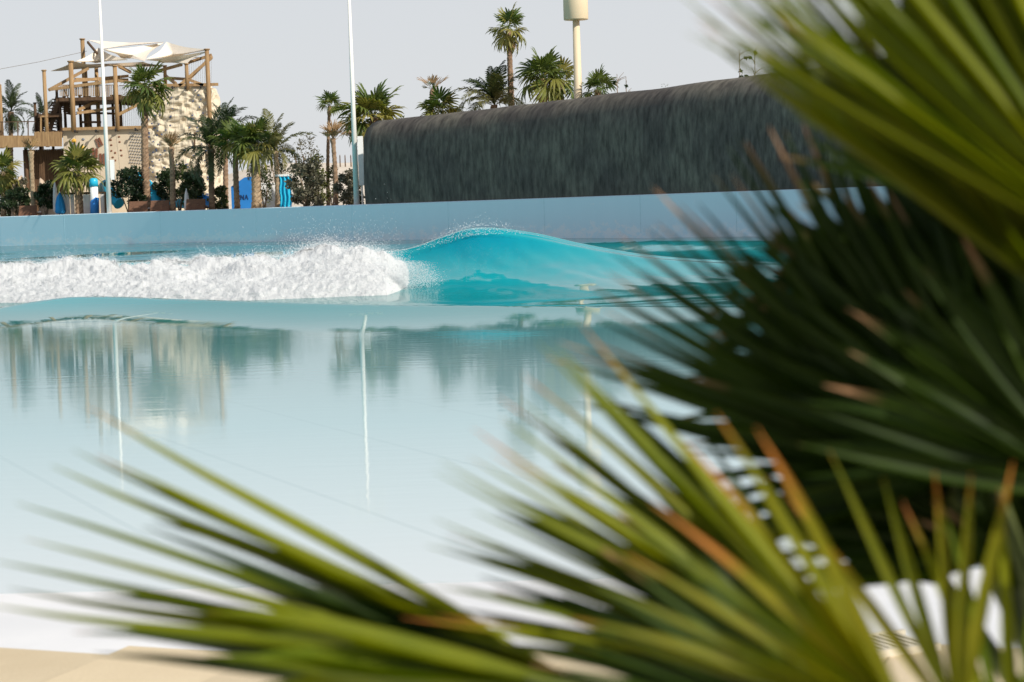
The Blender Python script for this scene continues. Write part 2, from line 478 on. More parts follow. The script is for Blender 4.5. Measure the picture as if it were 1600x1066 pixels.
slope = np.gradient(Z, axis=0) / np.gradient(Dg, axis=0)
thick = np.clip((slope - .22) / .45, 0, 1) * np.clip((Z - .25) / .5, 0, 1)      # shade of the steep face, painted as bluer, darker water
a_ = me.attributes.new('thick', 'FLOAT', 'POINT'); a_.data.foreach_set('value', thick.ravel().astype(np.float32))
def water_material():
    mt, n, l, p = new_mat('pool_water')
    tc = n.new('ShaderNodeTexCoord')
    dep = n.new('ShaderNodeAttribute'); dep.attribute_name = 'depth'
    bod = n.new('ShaderNodeAttribute'); bod.attribute_name = 'body'
    rp = n.new('ShaderNodeValToRGB'); e = rp.color_ramp.elements
    e[0].position = 0; e[0].color = (.88, .92, .93, 1)
    e[1].position = .95; e[1].color = (.01, .25, .26, 1)
    m_ = e.new(.13); m_.color = (.70, .84, .86, 1); m_ = e.new(.34); m_.color = (.44, .68, .72, 1)
    l.new(dep.outputs['Fac'], rp.inputs[0])
    mx = n.new('ShaderNodeMix'); mx.data_type = 'RGBA'; mx.inputs['B'].default_value = (.0015, .60, .68, 1)
    l.new(bod.outputs['Fac'], mx.inputs['Factor']); l.new(rp.outputs[0], mx.inputs['A'])
    # joints of the tiled floor seen faintly through the shallow water
    dp = n.new('ShaderNodeVectorMath'); dp.operation = 'DOT_PRODUCT'; dp.inputs[1].default_value = (.60, .287, 0); l.new(tc.outputs['Object'], dp.inputs[0])
    fc_ = n.new('ShaderNodeMath'); fc_.operation = 'FRACT'; l.new(dp.outputs['Value'], fc_.inputs[0])
    lt = n.new('ShaderNodeMath'); lt.operation = 'LESS_THAN'; lt.inputs[1].default_value = .035; l.new(fc_.outputs[0], lt.inputs[0])
    sh = n.new('ShaderNodeMapRange'); sh.inputs[1].default_value = .1; sh.inputs[2].default_value = .85; sh.inputs[3].default_value = .10; sh.inputs[4].default_value = 0; l.new(dep.outputs['Fac'], sh.inputs[0])
    lf = n.new('ShaderNodeMath'); lf.operation = 'MULTIPLY'; l.new(lt.outputs[0], lf.inputs[0]); l.new(sh.outputs[0], lf.inputs[1])
    mxj = n.new('ShaderNodeMix'); mxj.data_type = 'RGBA'; mxj.inputs['B'].default_value = (.12, .26, .28, 1)
    l.new(lf.outputs[0], mxj.inputs['Factor']); l.new(mx.outputs['Result'], mxj.inputs['A']); mx = mxj
    steep_shade = n.new('ShaderNodeAttribute'); steep_shade.attribute_name = 'thick'
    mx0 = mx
    mx = n.new('ShaderNodeMix'); mx.data_type = 'RGBA'; mx.inputs['B'].default_value = (.001, .22, .46, 1)  # dark blue painted in for the shaded steep face
    l.new(steep_shade.outputs['Fac'], mx.inputs['Factor']); l.new(mx0.outputs['Result'], mx.inputs['A'])
    # ripples: wind ruffle stretched along the wave line, with calmer lanes
    mp = n.new('ShaderNodeMapping'); mp.inputs['Rotation'].default_value = (0, 0, .1); mp.inputs['Scale'].default_value = (.8, 2.6, .6); l.new(tc.outputs['Object'], mp.inputs[0])
    n1 = n.new('ShaderNodeTexNoise'); n1.inputs['Scale'].default_value = 1.5; n1.inputs['Detail'].default_value = 6; n1.inputs['Roughness'].default_value = .55; l.new(mp.outputs[0], n1.inputs['Vector'])
    n2 = n.new('ShaderNodeTexNoise'); n2.inputs['Scale'].default_value = .12; n2.inputs['Detail'].default_value = 2; l.new(tc.outputs['Object'], n2.inputs['Vector'])
    cal = n.new('ShaderNodeMapRange'); cal.inputs[1].default_value = .35; cal.inputs[2].default_value = .7; cal.inputs[3].default_value = .25; cal.inputs[4].default_value = 1
    l.new(n2.outputs[0], cal.inputs[0])
    bs = n.new('ShaderNodeMath'); bs.operation = 'MULTIPLY'; bs.inputs[1].default_value = .13; l.new(cal.outputs[0], bs.inputs[0])
    bp = n.new('ShaderNodeBump'); bp.inputs['Distance'].default_value = .02; l.new(bs.outputs[0], bp.inputs['Strength']); l.new(n1.outputs[0], bp.inputs['Height'])
    df = n.new('ShaderNodeBsdfDiffuse'); l.new(mx.outputs['Result'], df.inputs['Color'])
    tr = n.new('ShaderNodeBsdfTranslucent'); l.new(mx.outputs['Result'], tr.inputs['Color'])
    tp = n.new('ShaderNodeBsdfTransparent'); tp.inputs['Color'].default_value = (.55, .92, .95, 1)
    # thin clear water lets the floor show near the deck
    cl = n.new('ShaderNodeMapRange'); cl.inputs[1].default_value = 0; cl.inputs[2].default_value = .8; cl.inputs[3].default_value = .24; cl.inputs[4].default_value = 0
    l.new(dep.outputs['Fac'], cl.inputs[0])
    m1 = n.new('ShaderNodeMixShader'); tb = n.new('ShaderNodeMath'); tb.operation = 'MULTIPLY'; tb.inputs[1].default_value = .4; l.new(bod.outputs['Fac'], tb.inputs[0]); l.new(tb.outputs[0], m1.inputs[0]); l.new(df.outputs[0], m1.inputs[1]); l.new(tr.outputs[0], m1.inputs[2])
    m2 = n.new('ShaderNodeMixShader'); bt = n.new('ShaderNodeMath'); bt.operation = 'MULTIPLY_ADD'; bt.inputs[1].default_value = .25; l.new(bod.outputs['Fac'], bt.inputs[0]); l.new(cl.outputs[0], bt.inputs[2]); l.new(bt.outputs[0], m2.inputs[0]); l.new(m1.outputs[0], m2.inputs[1]); l.new(tp.outputs[0], m2.inputs[2])
    gl = n.new('ShaderNodeBsdfGlossy'); gl.inputs['Roughness'].default_value = .02; l.new(bp.outputs[0], gl.inputs['Normal'])
    fr = n.new('ShaderNodeFresnel'); fr.inputs['IOR'].default_value = 1.33; l.new(bp.outputs[0], fr.inputs['Normal'])
    m3 = n.new('ShaderNodeMixShader'); l.new(fr.outputs[0], m3.inputs[0]); l.new(m2.outputs[0], m3.inputs[1]); l.new(gl.outputs[0], m3.inputs[2])
    l.new(m3.outputs[0], n['Material Output'].inputs['Surface'])
    n.remove(p)
    return mt
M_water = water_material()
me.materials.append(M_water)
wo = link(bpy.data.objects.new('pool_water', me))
tag(wo, 'turquoise wave pool water with one peeling wave', kind='structure')

def water_z(px, D):
    j = int(np.argmin(np.abs(cols - px))); i = int(np.argmin(np.abs(rows - D)))
    return float(Z[i, j])

# ------------------------------------------------------------------ white water: a tumbling foam bank with spray
M_foam = None
def foam_material():
    mt, n, l, p = new_mat('foam')
    p.inputs['Base Color'].default_value = (.66, .68, .69, 1); p.inputs['Roughness'].default_value = .9
    p.inputs['Specular IOR Level'].default_value = .1
    p.inputs['Subsurface Weight'].default_value = .5; p.inputs['Subsurface Radius'].default_value = (1, 1, 1); p.inputs['Subsurface Scale'].default_value = .10
    tr = n.new('ShaderNodeBsdfTranslucent'); tr.inputs['Color'].default_value = (.66, .70, .72, 1)
    tc = n.new('ShaderNodeTexCoord'); nz = n.new('ShaderNodeTexNoise'); nz.inputs['Scale'].default_value = 14; nz.inputs['Detail'].default_value = 8; nz.inputs['Roughness'].default_value = .7
    l.new(tc.outputs['Object'], nz.inputs['Vector'])
    bp = n.new('ShaderNodeBump'); bp.inputs['Strength'].default_value = .8; bp.inputs['Distance'].default_value = .06; l.new(nz.outputs[0], bp.inputs['Height']); l.new(bp.outputs[0], p.inputs['Normal'])
    ms = n.new('ShaderNodeMixShader'); ms.inputs[0].default_value = .15; l.new(p.outputs[0], ms.inputs[1]); l.new(tr.outputs[0], ms.inputs[2])
    l.new(ms.outputs[0], n['Material Output'].inputs['Surface'])
    return mt
M_foam = foam_material()
fc = np.concatenate([np.linspace(-700, -60, 60)[:-1], np.linspace(-60, 662, 420)])
FT = [-700, -300, 0, 100, 200, 270, 330, 400, 450, 500, 540, 570, 600, 630, 650, 662]
FY = [ 434,  426, 419, 417, 413, 407, 411, 404, 402, 395, 388, 388, 396, 412, 434, 456]     # top of the foam in the picture
ftop = np.interp(fc, FT, FY)
fD = np.interp(fc, CPX, CD) - .6
fH = 2.0 - (ftop - horv(fc)) * (fD) / FPX
fH = np.clip(fH, .1, 1.5) * np.interp(fc, [-700, 640, 662], [1, 1, .5])
nv = 110
V = []; F = []
fx = np.array([at(p, hor(p), 1.0).x for p in fc])
pts_top = []
for j in range(nv):
    v = j / (nv - 1)                 # 0 foot in front .. 1 back
    ang = v * math.pi
    for i in range(len(fc)):
        Hh = fH[i]
        w = (1.5 + .5 * Hh) if v > .5 else np.interp(fc[i], [-700, 0, 400, 600, 662], [3.2, 5.2, 6.0, 5.6, 2.2])
        u = -math.cos(ang) * w
        z = Hh * max(math.sin(ang), 0) ** 1.15 - .05
        D = fD[i] + u + (0 if u > 0 else .35 * math.sin(ang))
        x = fx[i] * D
        p = Vector((x, D, z))
        nrm = Vector((-.45 * math.cos(ang) * 0, -math.cos(ang), math.sin(ang)))
        nrm = Vector((0, u / w, math.sin(ang))).normalized()
        q = p * 2.9
        b = 0; a = 1
        for oc in range(5):
            b += a * (abs(noise.noise(q)) * 1.9 - .45); q = q * 2.13 + Vector((3.1, 1.7, 5.3)); a *= .54
        big = noise.noise(p * .55) * .5 + noise.noise(p * 1.15 + Vector((9, 2, 4))) * .35
        d = (b * .085 + big * .75 * math.sin(ang) ** 2) * (.6 + .5 * math.sin(ang)) * min(1, Hh / .6)
        V.append(p + nrm * d)
nfc = len(fc)
for j in range(nv - 1):
    for i in range(nfc - 1):
        a = j * nfc + i; F.append((a, a + 1, a + nfc + 1, a + nfc))
foam = obj('white_water', V, F, M_foam, smooth=True)
tag(foam, 'churning white foam bank of the broken wave', 'foam', kind='stuff')
# droplets and flecks thrown from the bank and from the lip
Va = np.array([tuple(v) for v in V])
DV = []; DF = []
tet = np.array([(1, 1, 1), (1, -1, -1), (-1, 1, -1), (-1, -1, 1)]) * .577
def drops(P, r):
    n0 = sum(len(x) for x in DV)
    R = RNG.normal(size=(len(P), 3, 3)); 
    q = np.linalg.qr(R)[0]
    T = np.einsum('nij,kj->nki', q, tet) * r[:, None, None] + P[:, None, :]
    DV.append(T.reshape(-1, 3))
    b = n0 + 4 * np.arange(len(P))
    f = np.array([(0, 1, 2), (0, 3, 1), (0, 2, 3), (1, 3, 2)])
    DF.append((b[:, None, None] + f[None]).reshape(-1, 3))
n = 240000
sel = RNG.integers(int(nfc * nv * .06), int(nfc * nv * .82), n)
w = np.clip((Va[sel, 2] - .15) / .6, 0, 1)
keep = RNG.random(n) < w * .8 + .2
P = Va[sel][keep]
up = RNG.exponential(.045, len(P)) * np.where(RNG.random(len(P)) < .12, 3.2, 1) * (1 + .8 * (Va[sel][keep][:, 0] > -6))
P = P + np.stack([RNG.normal(0, .07, len(P)), -np.abs(RNG.normal(0, .10, len(P))), up], 1)
drops(P, RNG.uniform(.003, .0105, len(P)))
# burst where the lip lands
n = 16000
c = at(592, 428, 46.2)
th = RNG.uniform(0, 2 * np.pi, n); rr = np.abs(RNG.normal(0, .30, n))
P = np.array(c)[None] + np.stack([np.cos(th) * rr * 1.0, RNG.normal(0, .4, n), np.sin(th) * rr * .85], 1)
P = P[P[:, 2] > .05]
drops(P, RNG.uniform(.003, .0105, len(P)))
# veil of spray in front of the face by the landing lip
n = 14000
t = RNG.random(n) ** 1.4
px = 600 + 72 * t + RNG.normal(0, 12, n); py = 462 - 55 * np.sin(t * 2.6) * RNG.random(n) ** .6
P = np.array([tuple(at(a, b, 44.6 + .4 * RNG.random())) for a, b in zip(px, py)])
P = P[P[:, 2] > .02]
drops(P, RNG.uniform(.003, .009, len(P)))
# flecks along the lip and spray blown off the back of it
n = 900
px = RNG.normal(738, 42, n); 
crest = smooth_interp(px, CPX, CY); dd = smooth_interp(px, CPX, CD)
off = np.where(RNG.random(n) < .55, RNG.uniform(2, 14, n), -RNG.exponential(4, n))
P = np.array([tuple(at(a, b, d_)) for a, b, d_ in zip(px, crest + off * np.clip(1.2 - np.abs(px - 735) / 150, .2, 1), dd - 1.0)])
drops(P, RNG.uniform(.004, .013, n))
M_spray = mat('spray', (.74, .76, .77), (.70, .73, .75), rough=.6)
me = bpy.data.meshes.new('spray')
me.from_pydata(np.concatenate(DV).tolist(), [], np.concatenate(DF).tolist()); me.update(); me.materials.append(M_spray)
sp_ = link(bpy.data.objects.new('spray', me))
tag(sp_, 'fine white spray droplets over the foam and the wave lip', 'spray', kind='stuff')
# ------------------------------------------------------------------ palms and shrubs on the terrace
GZ = 2.10
M_trunk = mat('palm_bark', (.33, .22, .14), (.17, .11, .07), rough=.95, scale=2.2, bump=.8, bscale=7, stretch=(1, 1, 2.2), rnd=.2)
M_trunk2 = mat('pale_palm_bark', (.42, .32, .21), (.26, .18, .11), rough=.95, scale=2.2, bump=.8, bscale=7, stretch=(1, 1, 2.2), rnd=.15)
M_fan = leaf_mat('fan_leaf', (.045, .085, .018), (.12, .15, .03), trans=.3)
M_fan_y = leaf_mat('fan_leaf_yellowing', (.14, .16, .03), (.26, .23, .06), trans=.3)
M_fea = leaf_mat('feather_leaf', (.018, .034, .013), (.055, .075, .022), trans=.25)
M_fea_y = leaf_mat('feather_leaf_olive', (.075, .085, .026), (.16, .15, .05), trans=.25)
M_dead = leaf_mat('dry_leaf', (.26, .16, .08), (.40, .27, .13), trans=.2)
M_bark = mat('shrub_bark', (.30, .24, .18), (.18, .13, .09), rough=.95, scale=6)
M_lf1 = leaf_mat('dark_broad_leaf', (.014, .030, .012), (.045, .068, .022), trans=.25)
M_lf2 = leaf_mat('bright_broad_leaf', (.05, .075, .02), (.13, .14, .04), trans=.3)
M_lf3 = leaf_mat('grey_broad_leaf', (.065, .065, .04), (.16, .15, .10), trans=.25)

def fan_mesh(seed, nseg=17, spread=125, Lp=.75, R=1.0, droop=.35, fold=.5):
    """petiole along +X then a pleated round blade whose segments split and droop"""
    rg = random.Random(seed); V = []; F = []
    w = .022
    for x, z in ((0, 0), (Lp * .5, .03), (Lp, 0)):
        V += [(x, -w, z), (x, w, z), (x, 0, z - w * 1.3)]
    for i in (0, 3):
        F += [(i, i + 1, i + 4, i + 3), (i + 1, i + 2, i + 5, i + 4), (i + 2, i, i + 3, i + 5)]
    for k in range(nseg):
        a = math.radians(-spread + 2 * spread * k / (nseg - 1) + rg.uniform(-3, 3))
        da = math.radians(spread / (nseg - 1)) * 1.05
        L = R * (.82 + .18 * math.cos(a)) * rg.uniform(.78, 1.08)
        b = len(V); dr = droop * rg.uniform(.6, 1.5)
        for r, ww in ((.06, 1.0), (.35, 1.0), (.62, .85), (.85, .42)):
            rr = r * L
            z = -dr * (r ** 2.2) * R * .7 + fold * .0
            # the whole blade is cupped: outer segments stand up
            z += .22 * rr * (1 - math.cos(a))
            for s_, dz in ((-1, 0), (0, .10 * rr * math.sin(da) * 3), (1, 0)):
                aa = a + s_ * da * ww
                V.append((Lp + rr * math.cos(aa), rr * math.sin(aa), z + dz))
        V.append((Lp + L * math.cos(a) * .98, L * math.sin(a) * .98, -dr * R * .85 + .22 * L * (1 - math.cos(a))))
        for i in range(3):
            p = b + i * 3
            F += [(p, p + 1, p + 4, p + 3), (p + 1, p + 2, p + 5, p + 4)]
        p = b + 9
        F += [(p, p + 1, b + 12), (p + 1, p + 2, b + 12)]
    return V, F
def feather_mesh(seed, n=26, L=2.2, arch=.9, ll=.42):
    """arching midrib with two rows of drooping leaflets"""
    rg = random.Random(seed); V = []; F = []
    pts = []
    for i in range(9):
        t = i / 8
        pts.append(Vector((L * (t - .16 * arch * t ** 3), 0, arch * L * (.34 * t - .55 * t ** 2.3))))
    for i, p in enumerate(pts):
        w = .022 * (1 - .8 * i / 8)
        V += [(p.x, -w, p.z), (p.x, w, p.z), (p.x, 0, p.z - w)]
    for i in range(8):
        q = i * 3
        F += [(q, q + 1, q + 4, q + 3), (q + 1, q + 2, q + 5, q + 4), (q + 2, q, q + 3, q + 5)]
    for k in range(n):
        t = .14 + .86 * k / (n - 1)
        f = t * 8; i = min(int(f), 7); p = pts[i].lerp(pts[i + 1], f - i)
        tg = (pts[i + 1] - pts[i]).normalized()
        l_ = ll * (math.sin(math.pi * min(1, .18 + .82 * t)) ** .6 + .12) * rg.uniform(.85, 1.1)
        for s_ in (-1, 1):
            d = (tg * rg.uniform(.55, .8) + Vector((0, s_ * .8, rg.uniform(-.05, .35)))).normalized()
            e = p + d * l_ * .55; e2 = p + d * l_ + Vector((0, 0, -.32 * l_))
            wv = tg * .035
            b = len(V)
            V += [p - wv * .6, p + wv * .6, e - wv, e + wv, e2]
            F += [(b, b + 1, b + 3, b + 2), (b + 2, b + 3, b + 4)]
    return V, F
FAN = [mesh('frond', *fan_mesh(s, droop=d), M_fan) for s, d in ((1, .3), (2, .55), (3, .8))]
FEA = [mesh('frond', *feather_mesh(s, arch=a), M_fea) for s, a in ((4, .55), (5, .9), (6, 1.25))]
def fan_dead():
    return [mesh('dry_frond', *fan_mesh(s, nseg=9, spread=40, Lp=.5, R=.8, droop=.2), M_dead) for s in (7, 8)]
FDEAD = fan_dead()

def trunk_mb(a, b, r0, r1, bulge=0.0, seed=0):
    a, b = Vector(a), Vector(b); rg = random.Random(seed)
    n = max(6, int((b - a).length / .16)); ns = 10
    V = []; F = []
    bend = Vector((rg.uniform(-1, 1), rg.uniform(-1, 1), 0)) * .018 * (b - a).length
    for i in range(n + 1):
        t = i / n
        c = a.lerp(b, t) + bend * math.sin(math.pi * t)
        r = r0 + (r1 - r0) * t + .12 * r0 * math.exp(-t * 12) * 2 + bulge * math.exp(-((t - .97) / .06) ** 2)
        for k in range(ns):
            th = 2 * math.pi * (k + .5 * (i % 2)) / ns
            rr = r * (1 + (.13 if (i + k) % 2 else -.07) * rg.uniform(.4, 1.4))
            V.append(c + Vector((math.cos(th), math.sin(th), 0)) * rr)
    for i in range(n):
        for k in range(ns):
            p = i * ns + k; q = i * ns + (k + 1) % ns
            F.append((p, q, q + ns, p + ns))
    F.append(tuple(range(n * ns, n * ns + ns)))
    return V, F
def place(par, me, loc, az, el, sc, mt=None, roll=0, name=None):
    o = bpy.data.objects.new(name or me.name.split('.')[0], me)
    link(o, par)
    R = Matrix.Rotation(az, 3, 'Z') @ Matrix.Rotation(-el, 3, 'Y') @ Matrix.Rotation(roll, 3, 'X')
    o.location = Vector(loc); o.rotation_euler = R.to_euler(); o.scale = (sc, sc, sc)
    if mt is not None and mt != me.materials[0]:
        o.material_slots[0].link = 'OBJECT'; o.material_slots[0].material = mt
    return o
def palm(name, label, pxc, pyc, pxb, off, kind, n, size, r0=.2, r1=.15, elmax=82, elmin=-35, dead=0, tuft=0, seed=1, bark=None, mats=None, group=None, sweep=None, base_z=GZ):
    """crown centre at pixel (pxc, pyc), standing off metres behind the wall"""
    rg = random.Random(seed)
    D = wall_D(pxb) + off
    top = at(pxc, pyc, D)
    b = at(pxb, 320, D); base = Vector((b.x, D, base_z))
    root = empty(name, base, label, 'palm', group)
    V, F = trunk_mb((0, 0, -.15), top - base, r0, r1, bulge=r1 * .35, seed=seed)
    obj('trunk', V, F, bark or M_trunk, root, smooth=False)
    c = top - base
    lib = {'fan': FAN, 'feather': FEA, 'dry': FDEAD}[kind]
    mats = mats or ([M_fan, M_fan, M_fan_y] if kind == 'fan' else [M_fea, M_fea, M_fea_y])
    for i in range(n):
        t = (i + .5) / n
        el = math.radians(elmax + (elmin - elmax) * t + rg.uniform(-8, 8))
        az = i * 2.39996 + rg.uniform(-.3, .3)
        if sweep: az = sweep[0] + (sweep[1] - sweep[0]) * ((i * .618) % 1)
        v = min(2, int(t * 3))
        mt = mats[min(len(mats) - 1, int(t * len(mats)))] if rg.random() < .75 else rg.choice(mats)
        place(root, lib[v % len(lib)], c + Vector((0, 0, rg.uniform(-.12, .1))), az, el, size * rg.uniform(.68, 1.15), mt, rg.uniform(-.5, .5))
    for i in range(dead):           # dry skirt hanging under the crown
        place(root, FDEAD[i % 2], c + Vector((0, 0, rg.uniform(-.5, -.1))), i * 2.4, math.radians(rg.uniform(-80, -50)), size * rg.uniform(.6, .95), M_dead)
    for i in range(tuft):           # bundled, cut-back dry leaves standing up
        place(root, FDEAD[i % 2], c + Vector((0, 0, rg.uniform(-.35, .0))), i * 2.4, math.radians(rg.uniform(40, 86)), size * rg.uniform(1.4, 2.4), M_dead)
    return root

def foliage(clumps, n, leaf, seed):
    """leaf-sized faces spread through clumps [(centre, rx, rz)]"""
    rg = np.random.default_rng(seed); V = []; F = []
    for c, rx, rz in clumps:
        m_ = int(n)
        d = rg.normal(size=(m_, 3)); d /= np.linalg.norm(d, axis=1)[:, None]
        r = rg.random(m_) ** .45
        P = np.array(c)[None] + d * r[:, None] * np.array([rx, rx, rz])[None]
        for p in P:
            a = rg.normal(size=3); a /= np.linalg.norm(a); b = rg.normal(size=3); b -= a * a.dot(b); b /= np.linalg.norm(b)
            s = leaf * rg.uniform(.6, 1.3)
            k = len(V)
            V += [p - a * s, p + b * s * .45 + a * s * .1, p + a * s, p - b * s * .45 + a * s * .1]
            F.append((k, k + 1, k + 2, k + 3))
    return V, F
def shrub(name, label, px, ytop, width_px, off, mt, seed, dens=260, leaf=.10, group=None, cat='shrub', stems=3, trunk_h=.35, base_z=GZ, airy=1.0):
    rg = random.Random(seed)
    D = wall_D(px) + off
    k = D / FPX
    b = at(px, 320, D); base = Vector((b.x, D, base_z))
    top = at(px, ytop, D).z - base.z
    w = width_px * k / 2
    root = empty(name, base, label, cat, group)
    sm = MB(); clumps = []
    nc = 9
    for i in range(nc):
        t = (i + .5) / nc
        h = top * (trunk_h + (1 - trunk_h) * t * .93)
        rad = w * (math.sin(math.pi * (.25 + .62 * t))) * .62
        az = i * 2.4 + rg.uniform(-.4, .4)
        c = Vector((math.cos(az) * rad, math.sin(az) * rad, h - .12 * top * .5))
        clumps.append((c, w * rg.uniform(.36, .55) * airy, top * rg.uniform(.11, .17) * airy))
        if i < stems * 2:
            sm.tube([(rg.uniform(-.08, .08), rg.uniform(-.08, .08), -.1), c * .5 + Vector((0, 0, top * .08)), c], [.045, .03, .012], n=6)
    sm2 = obj('stem', sm.V, sm.F, M_bark, root, True)
    V, F = foliage(clumps, dens * .55, leaf, seed)
    f = obj('foliage', V, F, mt, root); f['kind'] = 'stuff'
    return root

G1 = 'palms along the far poolside'
palm('palm_tree', 'bushy olive-green palm at the end of the rope bridge, beside a pruned trunk', 4, 268, 4, 4, 'fan', 22, 1.15, .17, .15, elmin=-65, dead=5, seed=11, mats=[M_fan, M_fan_y, M_fan_y], group=G1, bark=M_trunk2)
palm('palm_tree', 'slim palm trunk with cut-back top in front of the dark undercroft', 48, 236, 52, 3, 'dry', 5, .5, .18, .17, elmin=50, tuft=9, seed=12, group=G1, bark=M_trunk2)
palm('palm_tree', 'short wide fan palm in front of the flat climbing wall', 122, 270, 124, 3, 'fan', 26, 1.35, .30, .26, elmin=-40, seed=13, dead=3, mats=[M_fan, M_fan_y, M_fan_y], group=G1)
palm('palm_tree', 'tallest fan palm with thick brown trunk between the flat wall and the rock tower', 227, 136, 230, 5, 'fan', 24, 1.3, .30, .22, elmin=-62, dead=8, seed=14, mats=[M_fan, M_fan, M_fan_y], group=G1)
palm('palm_tree', 'pruned palm trunk with round dry tuft in front of the rock tower', 267, 230, 269, 3, 'dry', 6, .5, .21, .16, elmin=10, tuft=12, seed=15, group=G1)
palm('palm_tree', 'dark palm with long drooping feather leaves beside the rock tower', 330, 232, 331, 3.5, 'feather', 26, 1.55, .2, .18, elmax=88, elmin=-58, seed=16, mats=[M_fea], group=G1)
palm('palm_tree', 'dark feather palm standing behind the fan palms by the rock tower corner', 352, 208, 352, 11, 'feather', 16, 1.35, .2, .16, elmax=85, elmin=0, seed=17, mats=[M_fea, M_fea, M_fea_y], group=G1)
palm('palm_tree', 'fan palm with slim brown trunk beside the blue sign panel', 368, 226, 371, 4, 'fan', 22, 1.25, .2, .17, elmin=-30, seed=18, mats=[M_fan, M_fan_y], group=G1)
palm('palm_tree', 'full fan palm with the thickest scaly trunk, right of the blue sign panel', 397, 226, 401, 3.5, 'fan', 26, 1.35, .34, .27, elmin=-32, seed=19, mats=[M_fan, M_fan, M_fan_y], group=G1, bark=M_trunk2)
palm('palm_tree', 'olive palm with one long arched feather leaf beside the cyan curtain', 430, 236, 434, 4.5, 'feather', 22, 1.35, .2, .15, elmax=80, elmin=-45, seed=20, mats=[M_fea_y, M_fea, M_fea_y], group=G1, bark=M_trunk2)
palm('palm_tree', 'slender tall palm with a tiny green tuft above the sand bank', 515, 166, 513, 12, 'fan', 12, .72, .13, .10, elmin=-15, seed=21, group=G1)
palm('palm_tree', 'slender pruned palm with brown bundled top near the light pole', 520, 216, 524, 4, 'dry', 7, .55, .17, .13, elmin=35, tuft=14, seed=22, group=G1)
palm('palm_tree', 'pruned brown palm top half hidden behind the light pole', 553, 218, 556, 13, 'dry', 6, .55, .15, .13, elmin=30, tuft=12, seed=23, group=G1)
palm('palm_tree', 'large yellowish fan palm rising behind the end of the dark barrier', 584, 184, 588, 11, 'fan', 28, 1.6, .22, .2, elmin=-45, seed=24, mats=[M_fan, M_fan_y, M_fan_y], group=G1)
palm('palm_tree', 'dark palm beyond the rope bridge', 17, 175, 16, 20, 'feather', 24, 1.25, .2, .18, elmax=88, elmin=-70, seed=25, mats=[M_fea], group=G1)
palm('palm_tree', 'dark palm top seen through the tower stairs', 64, 182, 64, 28, 'feather', 18, 1.0, .2, .18, elmax=88, elmin=-60, seed=26, mats=[M_fea], group=G1)
G2 = 'palms behind the dark barrier'
palm('palm_tree', 'half dead palm with sparse brown top behind the barrier', 676, 140, 678, 11, 'dry', 5, .55, .15, .13, elmin=20, tuft=6, seed=31, group=G2)
palm('palm_tree', 'low dark fan palm under the half dead brown palm', 690, 178, 692, 9, 'fan', 16, 1.15, .2, .18, elmin=-10, seed=32, mats=[M_fan, M_fan_y], group=G2)
palm('palm_tree', 'tall lone fan palm with bare trunk rising above the dark barrier', 795, 46, 803, 11, 'fan', 17, .95, .22, .15, elmin=-55, dead=7, seed=33, mats=[M_fan, M_fan_y], group=G2)
palm('palm_tree', 'bushy feather palm leaning beside the tall lone palm', 772, 164, 776, 10, 'feather', 30, 1.35, .18, .16, elmax=88, elmin=-5, seed=34, mats=[M_fea, M_fea_y], group=G2)
palm('palm_tree', 'big full fan palm between the tall lone palm and the beige mast', 848, 122, 850, 10, 'fan', 26, 1.15, .22, .2, elmin=-40, dead=3, seed=35, mats=[M_fan, M_fan, M_fan_y], group=G2)
palm('palm_tree', 'yellow-edged fan palm next to the beige mast', 876, 130, 878, 12, 'fan', 16, .95, .18, .16, elmin=-50, dead=2, seed=36, mats=[M_fan_y, M_fan], group=G2)
palm('palm_tree', 'small green fan palm peeking over the barrier past the beige mast', 934, 140, 936, 9, 'fan', 15, .8, .16, .15, elmin=-40, dead=2, seed=37, mats=[M_fan], group=G2)

G3 = 'shrubs along the far poolside'
shrub('leafy_tree', 'dark round-leaved small tree beside the light pole and slide', 200, 258, 66, 3.5, M_lf1, 41, dens=330, leaf=.16, group=G3, cat='tree', trunk_h=.42)
shrub('leafy_shrub', 'dark shrub under the bushy olive palm by the bridge', 25, 292, 60, 3, M_lf1, 42, dens=300, leaf=.15, group=G3)
shrub('leafy_shrub', 'dark shrub right behind the slim pruned trunk', 72, 282, 34, 3.4, M_lf1, 43, dens=300, leaf=.15, group=G3)
shrub('leafy_tree', 'light green small tree behind the round-tufted trunk', 281, 252, 42, 5.5, M_lf2, 44, dens=240, leaf=.13, group=G3, cat='tree', trunk_h=.3)
shrub('leafy_shrub', 'dark dense shrub in front of the rock tower foot', 258, 262, 34, 6.5, M_lf1, 45, dens=300, leaf=.14, group=G3)
shrub('leafy_shrub', 'dark shrub below the drooping feather palm', 304, 262, 42, 5, M_lf1, 46, dens=320, leaf=.15, group=G3)
shrub('leafy_shrub', 'large grey-green leafy shrub beside the cyan curtain', 478, 246, 68, 3.2, M_lf3, 47, dens=420, leaf=.15, group=G3, trunk_h=.15, stems=5)
shrub('leafy_shrub', 'yellow-green bush rising behind the large grey-green shrub', 494, 236, 38, 7, M_lf2, 48, dens=300, leaf=.11, group=G3, trunk_h=.2)
shrub('leafy_shrub', 'thin grey shrub between the pruned palm and the light pole', 543, 262, 44, 4, M_lf3, 49, dens=260, leaf=.13, group=G3, trunk_h=.15)
shrub('leafy_tree', 'sparse olive tree standing up on the sand bank', 480, 204, 56, 46, M_lf3, 50, dens=110, leaf=.13, group=G3, cat='tree', trunk_h=.5, airy=.8)
shrub('leafy_tree', 'thin tree with sparse crown behind the feather palms', 436, 196, 44, 44, M_lf3, 51, dens=110, leaf=.13, group=G3, cat='tree', trunk_h=.5, airy=.8)
